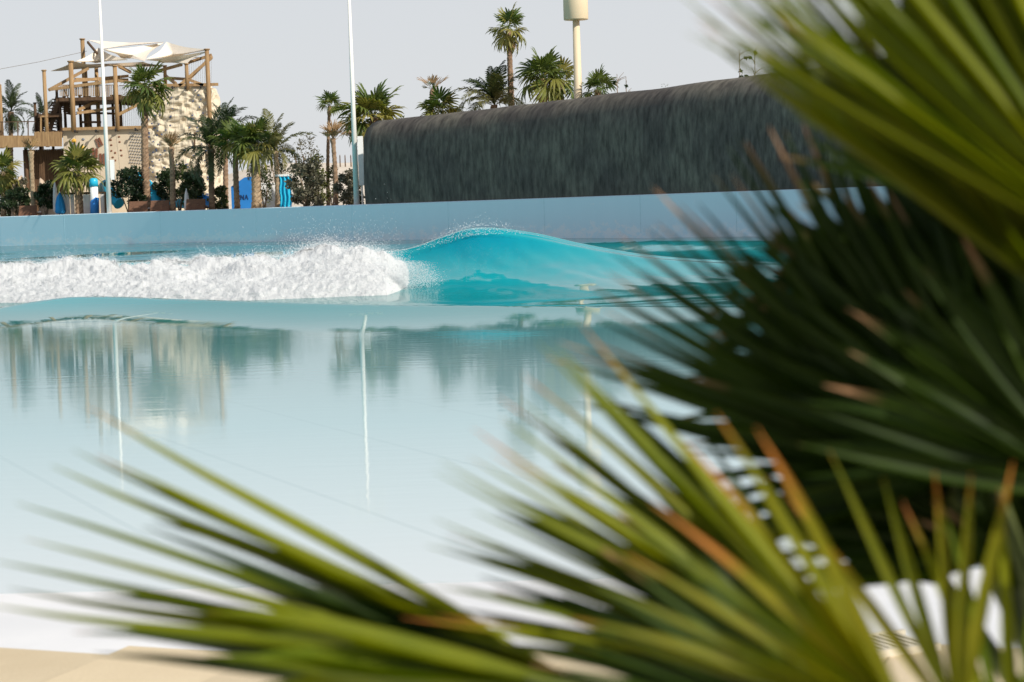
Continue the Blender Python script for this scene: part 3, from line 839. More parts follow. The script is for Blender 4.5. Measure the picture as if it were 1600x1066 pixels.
shrub('leafy_tree', 'small airy green tree in front of the white wall', 413, 258, 32, 6, M_lf2, 52, dens=150, leaf=.10, group=G3, cat='tree', trunk_h=.3)
shrub('leafy_shrub', 'dark hedge plant behind the light pole at the barrier end', 553, 284, 36, 8, M_lf1, 53, dens=280, leaf=.13, group=G3, trunk_h=.1)
shrub('leafy_shrub', 'small pale shrub half up the sand bank', 520, 254, 30, 9, M_lf2, 54, dens=160, leaf=.10, group=G3, trunk_h=.2)
shrub('leafy_shrub', 'dense dark shrub below the walkway bridge', 8, 262, 40, 6, M_lf1, 55, dens=330, leaf=.15, group=G3, trunk_h=.1)
shrub('leafy_shrub', 'brownish shrub in front of the dark undercroft', 34, 272, 30, 6, M_lf3, 56, dens=240, leaf=.12, group=G3, trunk_h=.1)
shrub('leafy_shrub', 'dark shrub between the cyan slide and the tallest palm', 218, 292, 36, 4.5, M_lf1, 57, dens=300, leaf=.13, group=G3, trunk_h=.1)
shrub('leafy_shrub', 'low green shrub at the foot of the drooping feather palm', 342, 288, 34, 5, M_lf2, 58, dens=260, leaf=.12, group=G3, trunk_h=.1)
# low growth and bare saplings above the barrier
G4 = 'saplings and low plants behind the barrier'
shrub('low_shrub', 'low yellow-green plant left of the half dead palm behind the barrier', 632, 182, 20, 6, M_lf2, 61, dens=200, leaf=.08, group=G4, trunk_h=.7)
shrub('low_shrub', 'low leafy plant behind the barrier beside the bare reeds', 1044, 136, 22, 6, M_lf2, 62, dens=120, leaf=.07, group=G4, trunk_h=.8)
def sapling(label, px, ytop, off, seed, leaves):
    rg = random.Random(seed); D = wall_D(px) + off
    b = at(px, 320, D); base = Vector((b.x, D, GZ)); top = at(px - 3, ytop, D) - base
    root = empty('bare_sapling', base, label, 'sapling', G4)
    mb = MB(); tips = []
    mb.tube([(0, 0, -.1), top * .5 + Vector((.05, 0, 0)), top], [.05, .035, .015], n=6)
    for i in range(11):
        t = rg.uniform(.66, .98); p = top * t
        q = p + Vector((rg.uniform(-.55, .55), rg.uniform(-.3, .3), rg.uniform(.15, .6)))
        mb.tube([p, p.lerp(q, .5) + Vector((0, 0, .05)), q], [.022, .016, .010], n=5); tips += [q, p.lerp(q, .6)]
    obj('stem', mb.V, mb.F, M_bark, root)
    V, F = foliage([(t, .10, .07) for t in rg.sample(tips, leaves)], 16, .10, seed)
    f = obj('foliage', V, F, M_lf1, root); f['kind'] = 'stuff'
sapling('bare sapling with a flat tuft of dark leaves above the barrier', 1158, 78, 7, 71, 12)
sapling('leaning bare sapling beside the tufted one above the barrier', 1182, 82, 7, 72, 5)
sapling('thin bare reed just past the small fan palm behind the barrier', 967, 116, 6, 73, 3)
sapling('short twiggy reed right of the thin bare reed behind the barrier', 981, 120, 6, 74, 3)
# ------------------------------------------------------------------ climbing tower, bridge, poolside things
M_wood = mat('honey_timber', (.36, .235, .115), (.24, .145, .07), rough=.7, scale=2, stretch=(4, 4, .5), bump=.2, rnd=.12)
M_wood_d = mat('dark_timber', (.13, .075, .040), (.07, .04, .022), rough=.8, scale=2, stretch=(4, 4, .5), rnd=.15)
M_steel = mat('black_steel', (.03, .03, .032), (.02, .02, .02), rough=.5)
M_render = mat('sand_render', (.58, .50, .38), (.52, .44, .33), rough=.95, scale=.8, bump=.15, bscale=6)
M_sail = mat('sail_cloth', (.78, .70, .59), (.74, .66, .55), rough=.9, scale=.6)
M_rope = mat('grey_rope', (.22, .20, .18), rough=.9)
M_white = mat('white_paint', (.80, .80, .79), (.74, .74, .73), rough=.5, scale=1)
M_pole = mat('galvanised_white', (.80, .78, .74), (.74, .72, .68), rough=.4, scale=1)
DT = 160.0
def T(px, py, d=0.0): return at(px, py, DT + d)
tower = empty('climbing_tower', Vector((T(150, 320).x, DT + 3, GZ)), 'timber adventure tower with cream shade sails and railed deck above the climbing walls', 'tower')
def tpost(px, y0, y1, d, r=.17, m_=None):
    a, b = T(px, y1, d), T(px, y0, d); b.x = a.x + (b.x - a.x)   # follows the picture's lean, which is the camera's roll
    mb = MB().tube([Vector((a.x, a.y, a.z)), Vector((a.x, a.y, b.z))], [r, r * .9], n=10)
    mb.tube([Vector((a.x, a.y, b.z)), Vector((a.x, a.y, b.z + .10))], [r * 1.25, r * 1.25], n=10)
    return mb.build('post', m_ or M_wood, tower, True)
for px, y0, y1, d, r in ((74.5, 111, 230, 0, .17), (115.5, 97, 206, 0, .22), (184, 104, 204, 0, .19), (293, 101, 140, 0, .17), (331, 78, 262, 0, .2),
                         (135.5, 62, 206, 7, .2), (138.5, 108, 206, 5, .14), (155, 106, 206, 4, .18), (259, 104, 140, 5, .16)):
    tpost(px, y0, y1, d, r)
for px, y0, y1, d in ((127, 150, 206, 5), (142, 152, 206, 7), (178, 150, 206, 6), (190, 150, 206, 3), (59, 178, 214, 6), (92, 138, 214, 6), (96, 160, 214, 2), (103, 152, 206, 8), (57, 162, 214, 3), (68, 180, 330, 5), (88, 206, 330, 3)):
    tpost(px, y0, y1, d, .13, M_wood_d)
def beam(a, b, w=.17, h=.24, m_=None, name='beam'):
    return MB().bar(T(*a), T(*b), w, h).build(name, m_ or M_wood, tower)
for a, b in (((76, 141, 0), (138, 107, 2)), ((78, 140, 0), (184, 126, 0)), ((117, 124, 1), (200, 125, 4)), ((184, 126, 0), (228, 133, 0)),
             ((112, 127, 0), (200, 119, 5)), ((186, 104, 0), (204, 113, 3)), ((232, 134, 0), (341, 132, 0)), ((293, 126, 0), (331, 88, 1)), ((280, 134, 0), (331, 90, 0)),
             ((240, 113, 4), (284, 101, 1)), ((294, 98, 1), (331, 86, 1)), ((262, 122, 4), (293, 124, 0)), ((293, 124, 0), (318, 133, 0)), ((259, 119, 5), (275, 131, 0)),
             ((120, 177, 0), (184, 168, 2)), ((122, 172, 0), (156, 156, 2)), ((184, 180, 0), (228, 157, 0)), ((98, 202, 0), (238, 198.5, 0))):
    beam(a, b)
for a, b in (((120, 176, 3), (190, 178, 3)), ((126, 191, 3), (158, 191, 3)), ((228, 158, 2), (190, 162, 2)), ((196, 163, 2), (228, 166, 2)), ((137, 66, 7), (152, 84, 3)), ((205, 200, 1), (238, 199, 1))):
    beam(a, b, .14, .18, M_wood_d)
# deck platforms
def deck(px0, px1, py, d0, d1, name='deck', th=.28):
    a, b = T(px0, py, d0), T(px1, py, d0); c, e = T(px1, py, d1), T(px0, py, d1)
    z = (a.z + b.z) / 2
    V = [Vector((p.x, p.y, z + s)) for s in (-th, 0) for p in (a, b, c, e)]
    return MB().add(V, [(3, 2, 1, 0), (4, 5, 6, 7), (0, 1, 5, 4), (1, 2, 6, 5), (2, 3, 7, 6), (3, 0, 4, 7)]).build(name, M_wood_d, tower)
deck(92, 232, 151, 0, 7); deck(57, 97, 178, 1, 7); deck(54, 98, 205, 0, 7); deck(98, 232, 204, .6, 7)
# railing infill: boards and rope netting too fine to pick apart
def rail(px0, px1, y0, y1, d, step, name, m_, w=.03):
    mb = MB(); x = px0
    while x <= px1:
        mb.bar(T(x, y0, d), T(x, y1, d), w, .03, up=Vector((0, 1, 0))); x += step
    mb.bar(T(px0, y0, d), T(px1, y0, d), .06, .06)
    o = mb.build(name, m_, tower); o['kind'] = 'stuff'; return o
rail(94, 184, 133, 150.5, .1, 2.6, 'railing', M_wood, .055)
rail(94, 184, 133, 150.5, 6.8, 3.1, 'railing', M_wood, .05)
rail(186, 230, 134, 150.5, 3, 3.0, 'railing', M_wood_d)
rail(296, 330, 90, 132, 3, 3.4, 'safety_net', M_rope, .015)
rail(190, 228, 164, 198, 5, 3.0, 'safety_net', M_rope, .015)
# stairs between the decks
def stair(p0, p1, n, d0, w):
    for i in range(n):
        t = i / (n - 1); a = T(p0[0] + (p1[0] - p0[0]) * t, p0[1] + (p1[1] - p0[1]) * t, d0)
        MB().box(a, (.55, w, .07)).build('stair_tread', M_wood_d, tower)
    for s in (-w / 2, w / 2):
        MB().bar(T(p0[0], p0[1], d0 + s), T(p1[0], p1[1], d0 + s), .10, .35).build('stringer', M_wood_d, tower)
        MB().bar(T(p0[0], p0[1] - 18, d0 + s), T(p1[0], p1[1] - 18, d0 + s), .06, .10).build('handrail', M_wood_d, tower)
stair((78, 204), (91, 156), 11, 3, 2.2); stair((84, 178), (60, 204), 9, 5, 2.0); stair((98, 154), (110, 178), 9, 4, 2.4)
# plank parapet at the landing by the bridge
for i in range(17):
    x = 55 + i * 2.55
    a, b = T(x, 229, -.2), T(x, 206.5 - (i % 3) * .5, -.2)
    MB().bar(a, b, .125, .05, up=Vector((0, 1, 0))).build('plank', M_wood, tower)
# frame by the landing
for a, b in (((64, 182, -.1), (64, 206, -.1)), ((64, 182, -.1), (75, 182, -.1))): beam(a, b, .12, .12)
# sails: thin cloth with curved-in edges
def sail(pts, sag=.35):
    P = [T(*p) for p in pts]; c = sum(P, Vector()) / len(P)
    V = []; F = []; n = 10
    rim = []
    for i, p in enumerate(P):
        q = P[(i + 1) % len(P)]
        for k in range(n):
            t = k / n; e = p.lerp(q, t); rim.append(e + (c - e) * (.20 * math.sin(math.pi * t)))
    m_ = len(rim)
    for ring in (1, .66, .33):
        for e in rim: V.append(c.lerp(e, ring) - Vector((0, 0, sag * (1 - ring ** 2) * .5)))
    V.append(c - Vector((0, 0, sag * .5)))
    for r in range(2):
        for i in range(m_):
            F.append((r * m_ + i, r * m_ + (i + 1) % m_, (r + 1) * m_ + (i + 1) % m_, (r + 1) * m_ + i))
    for i in range(m_): F.append((2 * m_ + i, 2 * m_ + (i + 1) % m_, 3 * m_))
    W_ = [v + Vector((0, 0, .02)) for v in V]; k = len(V)
    F2 = [tuple(i + k for i in f) for f in F]
    return MB().add(V + W_, [f[::-1] for f in F] + F2).build('shade_sail', M_sail, tower, True)
sail([(79, 111.5, 0), (114, 96, 0), (168, 104, 3), (120, 107, 6)])
sail([(117, 97, 1), (154, 75, 5), (200, 94, 2), (150, 99, 8)])
sail([(137, 63, 7), (200, 67, 9), (258, 66, 5), (160, 77, 2)])
sail([(160, 78, 2), (256, 67, 6), (226, 96, 1), (190, 92, 5)])
sail([(260, 66, 5), (329, 78, 0), (268, 92, 6), (228, 93, 1)])
sail([(228, 94, 1), (327, 80, 0), (291, 101, 0), (250, 98, 5)])
sail([(130, 101, 7), (224, 97, 2), (262, 103, 5), (184, 104, 0)])
# zip wire
MB().tube([T(135.5, 80, 7), T(60, 97, 3), T(-120, 130, -6)], .02, n=5).build('zip_wire', M_rope, tower)

# flat climbing wall
cw = empty('climbing_wall', Vector((T(162, 320).x, DT, GZ)), 'smooth sand-coloured climbing wall with coloured holds under the timber deck', 'wall')
a, b = T(98, 204, .3), T(228, 200, .3); zt = (a.z + b.z) / 2
MB().box(((a.x + b.x) / 2, DT + 3.4, (zt + GZ - .2) / 2), (b.x - a.x, 6.2, zt - GZ + .2)).build('wall_body', M_render, cw)
M_hy = mat('yellow_hold', (.75, .42, .06), rough=.5); M_hg = mat('grey_hold', (.18, .20, .23), rough=.6); M_hb = mat('brown_slat', (.20, .08, .045), rough=.7); M_hk = mat('blue_hold', (.05, .09, .22), rough=.5)
def hold(px, py, s, m_, name='hold', par=cw, d=.3):
    c = T(px, py, d); rg = random.Random(int(px * 31 + py))
    V = []; F = []
    for j, (r, y) in enumerate(((1, .03), (.85, -.10), (.4, -.17))):
        for k in range(7):
            th = 2 * math.pi * k / 7; q = r * rg.uniform(.8, 1.15)
            V.append(c + Vector((math.cos(th) * s * q, y * s * 3, math.sin(th) * s * q * .8)))
    for j in range(2):
        for k in range(7): F.append((j * 7 + k, j * 7 + (k + 1) % 7, j * 7 + 7 + (k + 1) % 7, j * 7 + 7 + k))
    F.append(tuple(range(14, 21)))
    return MB().add(V, F).build(name, m_, par)
for px, py in ((116, 220), (128.5, 231), (117, 239)): hold(px, py, .22, M_hy)
for px, py in ((114, 225), (130, 218), (119, 229), (129, 240)): hold(px, py, .15, M_hg)
for (x0, y0, x1, y1) in ((150, 217, 155, 230), (154.5, 215.5, 160, 227), (145.5, 231, 146, 247), (151, 232, 151, 248), (157, 240, 157.3, 257), (162.3, 240, 162.6, 258)):
    MB().bar(T(x0, y0, .25), T(x1, y1, .25), .16, .14, up=Vector((0, 1, 0))).build('climbing_slat', M_hb, cw)
for i, (px, py) in enumerate(((174, 227), (186, 214), (174, 236), (180, 239), (189, 235), (176, 246), (187, 222), (180, 251), (190, 243), (173, 219))): hold(px, py, .11, M_hb)
mb = MB()
for i in range(11):
    for j in range(6):
        x = 203 + j * 3.9 + (i % 2) * 1.6; y = 208 + i * 4.6 + j * .3
        if x < 224: mb.box(T(x, y, .27), (.11, .12, .07))
h = mb.build('hold_grid', M_hg, cw); h['kind'] = 'stuff'
for px, py in ((121, 207), (153.5, 206.5), (184, 205), (215, 204)):
    c = T(px, py, .3); MB().tube([c, c + Vector((0, -.9, .05))], .05, n=6).build('belay_arm', M_steel, cw)
    MB().tube([c + Vector((-.06, -.9, .05)), c + Vector((.06, -.9, .05))], .13, n=10).build('belay_drum', M_steel, cw)
    MB().tube([c + Vector((0, -.9, 0)), c + Vector((.2, -.5, -4.5))], .012, n=4).build('belay_rope', M_rope, cw)

# sculpted rock climbing tower
rk = empty('rock_climbing_tower', Vector((T(281, 320).x, DT + 3, GZ)), 'sculpted cream rock climbing tower with dark holds beside the tallest palm', 'tower')
cx = T(281, 320).x; wd = (T(334, 230).x - T(229, 230).x) / 2; zt = T(281, 135).z
def rock_pt(u, v):
    """u around the front (-1..1), v up"""
    a = u * 1.75
    sx = math.copysign(abs(math.sin(a)) ** .55, a) if abs(a) < math.pi / 2 else math.copysign(1, a)
    sy = -math.copysign(abs(math.cos(a)) ** .45, math.cos(a))
    z = GZ - .2 + (zt - GZ + .2) * v
    W_ = wd * (1 + .03 * (1 - v)) * (.985 if v > .58 else 1.03)
    p = Vector((cx + sx * W_, DT + 3.1 + sy * 3.1 * (.96 if v > .58 else 1.04), z))
    nr = Vector((sx * .5, sy, 0)).normalized()
    q = Vector((p.x * .5, p.y * .5, p.z * .6))
    d = 1.0 * abs(noise.noise(q)) + .46 * abs(noise.noise(q * 2.3 + Vector((5, 0, 0)))) + .22 * noise.noise(q * 4.7) + .09 * noise.noise(q * 9.1)
    return p + nr * (d * .9 - .2)
V = []; F = []; nu, nv2 = 110, 110
for j in range(nv2):
    for i in range(nu): V.append(rock_pt(-1 + 2 * i / (nu - 1), j / (nv2 - 1)))
for j in range(nv2 - 1):
    for i in range(nu - 1):
        a = j * nu + i; F.append((a, a + 1, a + nu + 1, a + nu))
F.append(tuple(range((nv2 - 1) * nu, nv2 * nu)))
M_rock = mat('cream_rock', (.60, .53, .41), (.55, .48, .36), rough=.95, scale=1.2, bump=.4, bscale=5)
MB().add(V, F).build('rock_body', M_rock, rk, False)
mb = MB(); rg = random.Random(5)
for i in range(170):
    u, v = rg.uniform(-.62, .62), rg.uniform(.1, .97)
    p = rock_pt(u, v); mb.box(p + Vector((0, -.06, 0)), (.10, .14, .09), rg.uniform(0, 1))
h = mb.build('hold_set', M_hk, rk); h['kind'] = 'stuff'
for px, py in ((272, 138), (292, 138), (316, 137)):
    c = T(px, py, .1); MB().tube([c + Vector((0, .6, .1)), c + Vector((0, -.8, 0))], .05, n=6).build('belay_arm', M_steel, rk)
    MB().tube([c + Vector((-.06, -.8, 0)), c + Vector((.06, -.8, 0))], .14, n=10).build('belay_drum', M_steel, rk)
    MB().tube([c + Vector((0, -.8, 0)), c + Vector((.1, -.6, -5.5))], .012, n=4).build('belay_rope', M_rope, rk)
MB().bar(T(304, 207, -.3), T(304, 235, -.3), .12, .12, up=Vector((0, 1, 0))).build('marker_post', M_wood_d, rk)

# rope bridge walkway at the left
br = empty('walkway_bridge', Vector((T(10, 320).x, DT + 1, GZ)), 'raised timber walkway with plank skirt leading to the tower landing', 'bridge')
pl = MB(); 
for i in range(26):
    x = -80 + i * 5.25
    a, b = T(x, 231 - .02 * x, -.2), T(x, 212, -.2)
    MB().bar(a, b, .27, .06, up=Vector((0, 1, 0))).build('plank', M_wood, br)
a, b = T(-85, 216, 0), T(56, 216, 0)
MB().box(((a.x + b.x) / 2, DT + 1.4, (a.z + b.z) / 2), (b.x - a.x, 2.6, .18)).build('deck', M_wood_d, br)
for x in (-60, -30, 3, 28, 44):
    MB().bar(T(x, 190, 0.1), T(x, 212, 0.1), .08, .08, up=Vector((0, 1, 0))).build('rail_post', M_wood_d, br)
MB().bar(T(-80, 192, .1), T(56, 190, .1), .07, .07).build('handrail', M_wood_d, br)
for x in (-50, 12, 40):
    p = T(x, 231, 1.5); MB().tube([(p.x, p.y, GZ - .1), (p.x, p.y, p.z)], .14, n=8).build('support_post', M_wood_d, br, True)
p0, p1 = T(3, 132, 1), T(3, 232, 1)
MB().tube([Vector((p1.x, p1.y, p1.z)), Vector((p1.x, p1.y, p0.z))], .22, n=10).build('mast', M_wood, br, True)
# dark undercroft below the landing
uc = empty('undercroft', Vector((T(76, 320).x, DT + 4, GZ)), 'dark timber-clad undercroft below the tower landing', 'building')
a, b = T(30, 234, 1), T(97, 234, 1)
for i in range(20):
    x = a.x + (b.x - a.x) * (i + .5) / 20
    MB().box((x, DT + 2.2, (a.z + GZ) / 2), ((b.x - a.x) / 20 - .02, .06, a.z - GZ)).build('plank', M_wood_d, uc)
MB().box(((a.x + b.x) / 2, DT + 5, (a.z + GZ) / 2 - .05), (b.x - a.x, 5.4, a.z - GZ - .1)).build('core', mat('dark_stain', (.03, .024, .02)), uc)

# ---------------- poolside furniture on the terrace
def near(px, py, off): return at(px, py, wall_D(px) + off)
def base_at(px, off, z=GZ):
    p = at(px, 320, wall_D(px) + off); return Vector((p.x, p.y, z))
M_blue = mat('blue_plastic', (.03, .22, .62), (.025, .19, .55), rough=.35, scale=1)
M_cyan = mat('cyan_plastic', (.03, .46, .68), (.025, .40, .62), rough=.3, scale=1)
M_brown = mat('brown_wicker', (.17, .085, .05), (.10, .05, .03), rough=.8, scale=9)
M_canvas_b = mat('blue_canvas', (.02, .25, .58), (.018, .21, .50), rough=.85)
M_canvas_w = mat('white_canvas', (.74, .70, .68), (.66, .62, .60), rough=.9)
def closed_parasol(px, ytop, off, m_, label, w=.32, g=None):
    b = base_at(px, off); top = near(px, ytop, off).z - GZ
    r = empty('closed_parasol', b, label, 'parasol', g)
    mb = MB(); V = []; F = []; n = 12
    hs = [(.12, .75), (.2, 1.0), (.5, .9), (.8, .6), (1.0, .12)]
    for h, q in hs:
        for k in range(n):
            th = 2 * math.pi * k / n; rr = w * q * (1 if k % 2 else .68)
            V.append(b + Vector((math.cos(th) * rr, math.sin(th) * rr, top * h)))
    for i in range(len(hs) - 1):
        for k in range(n): F.append((i * n + k, i * n + (k + 1) % n, i * n + n + (k + 1) % n, i * n + n + k))
    F.append(tuple(range(n - 1, -1, -1))); F.append(tuple(range((len(hs) - 1) * n, len(hs) * n)))
    mb.add(V, F).build('folded_canopy', m_, r, True)
    MB().tube([b, b + Vector((0, 0, top * 1.04))], .035, n=8).build('pole', M_white, r)
    MB().tube([b, b + Vector((0, 0, .09))], .32, n=14).build('foot', M_white, r)
closed_parasol(94, 301, 2.4, M_canvas_b, 'closed bright blue parasol beside the white cabana curtains', .42)
closed_parasol(87, 283, 3.6, M_canvas_w, 'tall closed white parasol behind the blue parasol', .22)
closed_parasol(292, 296, 3.2, M_canvas_w, 'closed white parasol near the foot of the rock tower', .22)
# cabana with tied curtains
cb = empty('cabana', base_at(120, 3.6), 'open timber cabana with white curtains behind the short fan palm', 'cabana')
for px, m_ in ((101, M_white), (106, M_canvas_w), (113, M_canvas_w), (133, M_canvas_w), (138, M_canvas_w), (160, M_canvas_w)):
    b = base_at(px, 3.2); h = near(px, 304, 3.2).z
    V = []; F = []
    for z in (GZ, (GZ + h) / 2, h):
        for k in range(8):
            V.append(Vector((b.x - .14 + .28 * k / 7, b.y + .05 * (k % 2), z)))
    k8 = len(V); V += [v + Vector((0, .06, 0)) for v in V]
    for j in range(2):
        for k in range(7):
            q = j * 8 + k; F.append((q, q + 1, q + 9, q + 8)); F.append((k8 + q, k8 + q + 8, k8 + q + 9, k8 + q + 1))
    MB().add(V, F).build('curtain', m_, cb)
for px in (99, 136, 165):
    b = base_at(px, 3.5); MB().bar(b, Vector((b.x, b.y, near(px, 300, 3.5).z)), .12, .12, up=Vector((0, 1, 0))).build('post', M_wood_d, cb)
MB().bar(near(98, 303, 3.5), near(166, 301, 3.5), .12, .16).build('beam', M_wood_d, cb)
MB().bar(near(98, 303, 6), near(166, 301, 6), .12, .16).build('beam', M_wood_d, cb)
# striped play column, slides
pc = empty('play_column', base_at(148, 3), 'white water-play column with blue cap and blue sloping foot', 'column')
b = base_at(148, 3); ht = near(148, 281, 3).z
MB().tube([b, Vector((b.x, b.y, ht - .5))], .30, n=14).build('shaft', M_white, pc, True)
MB().tube([Vector((b.x, b.y, ht - .5)), Vector((b.x, b.y, ht)), Vector((b.x, b.y, ht + .12))], [.34, .32, .2], n=14).build('cap', M_cyan, pc, True)
MB().tube([b + Vector((-.02, -.05, 0)), b + Vector((.02, -.05, 1.0)), b + Vector((.12, -.02, 1.35))], [.345, .335, .25], n=14).build('foot_sleeve', M_blue, pc, True)
def slide(label, pts, r, m_, off, name='water_slide'):
    P = [near(x, y, off + d) for x, y, d in pts]
    root = empty(name, Vector((P[-1].x, P[-1].y, GZ)), label, 'slide')
    # smooth the run
    Q = []
    for i in range(len(P) - 1):
        p0, p1, p2, p3 = P[max(i - 1, 0)], P[i], P[i + 1], P[min(i + 2, len(P) - 1)]
        for k in range(6):
            t = k / 6
            Q.append(.5 * ((2 * p1) + (p2 - p0) * t + (2 * p0 - 5 * p1 + 4 * p2 - p3) * t * t + (3 * p1 - p0 - 3 * p2 + p3) * t ** 3))
    Q.append(P[-1])
    MB().tube(Q, r, n=14).build('flume', m_, root, True)
    for i in range(6, len(Q), 6):
        d = (Q[i] - Q[i - 1]).normalized()
        MB().tube([Q[i] - d * .05, Q[i] + d * .05], r * 1.08, n=14).build('flange', m_, root)
    for i in (0, len(Q) // 2):
        MB().tube([Vector((Q[i].x, Q[i].y + .1, GZ)), Q[i]], .06, n=8).build('support', M_white, root)
slide('bright blue tube slide coming down beside the tallest palm trunk', [(210, 279, 2), (220, 281, 1), (230, 293, 0), (238, 306, 0), (243, 321, 0)], .52, M_cyan, 6)
slide('curled cyan slide behind the light pole and small tree', [(160, 296, 2), (166, 290, 1), (172, 302, 0), (180, 312, 0), (186, 318, 0)], .42, M_cyan, 5)
slide('low blue slide trough in front of the rock tower foot', [(246, 314, 1), (256, 317, 0), (266, 318, 0), (286, 318, 0)], .34, M_cyan, 7)
slide('blue slide end under the dark shrub by the feather palm', [(296, 308, 3), (306, 312, 1), (316, 313, 0), (326, 316, 0)], .42, M_blue, 6)
# loungers with brown backs
def lounger(px, label, m_, off=1.6):
    b = base_at(px, off); r = empty('sun_lounger', b, label, 'lounger', 'loungers along the far pool edge')
    V = [(-.7, 0, .1), (.7, 0, .1), (.7, .12, .1), (-.7, .12, .1), (-.66, .35, .92), (.66, .35, .92), (.66, .45, .9), (-.66, .45, .9)]
    MB().add([b + Vector(v) for v in V], [(0, 3, 2, 1), (4, 5, 6, 7), (0, 1, 5, 4), (1, 2, 6, 5), (2, 3, 7, 6), (3, 0, 4, 7)]).build('backrest', m_, r)
    MB().box(b + Vector((0, 1.0, .30)), (1.36, 1.7, .12)).build('seat', M_brown, r)
    MB().box(b + Vector((0, 1.0, .41)), (1.26, 1.6, .09)).build('cushion', M_canvas_w, r)
    for x in (-.6, .6):
        for y in (.3, 1.7): MB().box(b + Vector((x, y, .12)), (.07, .07, .26)).build('leg', M_brown, r)
lounger(215, 'brown wicker lounger back right beside the small dark tree', M_brown)
lounger(249, 'brown wicker lounger back between the tallest palm and round-tufted trunk', M_brown)
lounger(305, 'brown wicker lounger back below the dark shrub by the feather palm', M_brown)
lounger(42, 'brown lounger back under the dark shrub by the slim pruned trunk', M_brown)
# blue sign panel with slanted top
b0, b1 = base_at(362, 7), base_at(396, 7)
sg = empty('sign_panel', (b0 + b1) / 2, 'deep blue slant-topped panel between two palm trunks', 'sign')
z0, z1, z2 = near(362, 292, 7).z, near(381, 277, 7).z, near(396, 275, 7).z
xm = base_at(381, 7).x
V = [(b0.x, b0.y, GZ), (b1.x, b0.y, GZ), (b1.x, b0.y, z2), (xm, b0.y, z1), (b0.x, b0.y, z0)]
V2 = [Vector(v) + Vector((0, .4, 0)) for v in V]
MB().add(V + V2, [(0, 1, 2, 3, 4), (9, 8, 7, 6, 5)] + [(i, 5 + i, 5 + (i + 1) % 5, (i + 1) % 5) for i in range(5)]).build('panel', M_blue, sg)
M_ltr = mat('navy_lettering', (.012, .05, .16), rough=.6)
def letter(ch, x, z, h, y):
    """block capitals drawn with bars"""
    w = h * .62; s = h * .16; mb = MB()
    L = {'N': [((0, 0), (0, 1)), ((0, 1), (1, 0)), ((1, 0), (1, 1))], 'A': [((0, 0), (.5, 1)), ((.5, 1), (1, 0)), ((.22, .4), (.78, .4))]}[ch]
    for i, (p, q) in enumerate(L):
        mb.bar((x + p[0] * w, y - .004 * i, z + p[1] * h), (x + q[0] * w, y - .004 * i, z + q[1] * h), s, .03, up=Vector((0, 1, 0)))
    return mb.build('letter', M_ltr, sg)
lx = base_at(375, 7).x; lz = near(378, 312, 7).z
letter('N', lx, lz, .34, b0.y - .02); letter('A', lx + .3, lz, .34, b0.y - .02)
# cyan wavy curtain wall and the white wall beside it
cu = empty('wavy_screen', base_at(446, 5), 'bright cyan rippled water screen left of the large shrub', 'screen')
V = []; F = []
xa, xb = base_at(436, 5).x, base_at(455, 5).x; yy = base_at(446, 5).y; zt = near(446, 274, 5).z
for j in range(9):
    for i in range(25):
        t = i / 24; z = GZ + (zt - GZ) * j / 8
        V.append(Vector((xa + (xb - xa) * t + .05 * math.sin(z * 5), yy + .12 * math.sin(t * 22 + .6 * math.sin(z * 3)), z)))
for j in range(8):
    for i in range(24): F.append((j * 25 + i, j * 25 + i + 1, j * 25 + i + 26, j * 25 + i + 25))
k = len(V); V2 = [v + Vector((0, .18, 0)) for v in V]
MB().add(V + V2, F + [tuple(i + k for i in f[::-1]) for f in F]).build('ripple_sheet', M_cyan, cu, True)
MB().bar(Vector((xa - .1, yy + .1, zt)), Vector((xb + .1, yy + .1, zt)), .4, .14).build('top_rail', M_white, cu)
wh = MB(); a, b = base_at(398, 9), base_at(432, 9)
ww = empty('garden_wall', (a + b) / 2, 'low white plastered wall between the thick palm and the cyan screen', 'wall')
MB().box(((a.x + b.x) / 2, a.y, (GZ + near(415, 288, 9).z) / 2), (b.x - a.x, .4, near(415, 288, 9).z - GZ)).build('wall_body', M_white, ww)
MB().box(((a.x + b.x) / 2, a.y, near(415, 288, 9).z + .05), (b.x - a.x + .1, .5, .1)).build('coping', M_white, ww)
# boulders left
def boulder(label, px, ytop, wpx, off, m_, seed, z=GZ, D=None, group=None):
    D = D or wall_D(px) + off; k = D / FPX; b = at(px, 320, D); b = Vector((b.x, D, z)); h = at(px, ytop, D).z - z; w = wpx * k / 2
    V = []; F = []; nu, nv3 = 20, 10
    for j in range(nv3 + 1):
        ph = math.pi / 2 * j / nv3
        for i in range(nu):
            th = 2 * math.pi * i / nu
            p = Vector((math.cos(th) * math.cos(ph) ** .6, math.sin(th) * math.cos(ph) ** .6, math.sin(ph) ** .8))
            s = 1 + .28 * noise.fractal(p * 1.6 + Vector((seed, 0, 0)), 1, 2, 4)
            V.append(b + Vector((p.x * w * s, p.y * w * s, p.z * h * s - .03)))
    for j in range(nv3):
        for i in range(nu): F.append((j * nu + i, j * nu + (i + 1) % nu, (j + 1) * nu + (i + 1) % nu, (j + 1) * nu + i))
    o = obj('boulder', V, F, m_, None, True); return tag(o, label, 'boulder', group)
M_bould = mat('sandstone', (.52, .42, .32), (.40, .31, .23), rough=.95, scale=1.4, bump=.5)
boulder('tan boulder behind the slim pruned trunk', 33, 282, 34, 7, M_bould, 1)
boulder('tan boulder right of the slim pruned trunk below the undercroft', 75, 283, 30, 6.5, M_bould, 2)

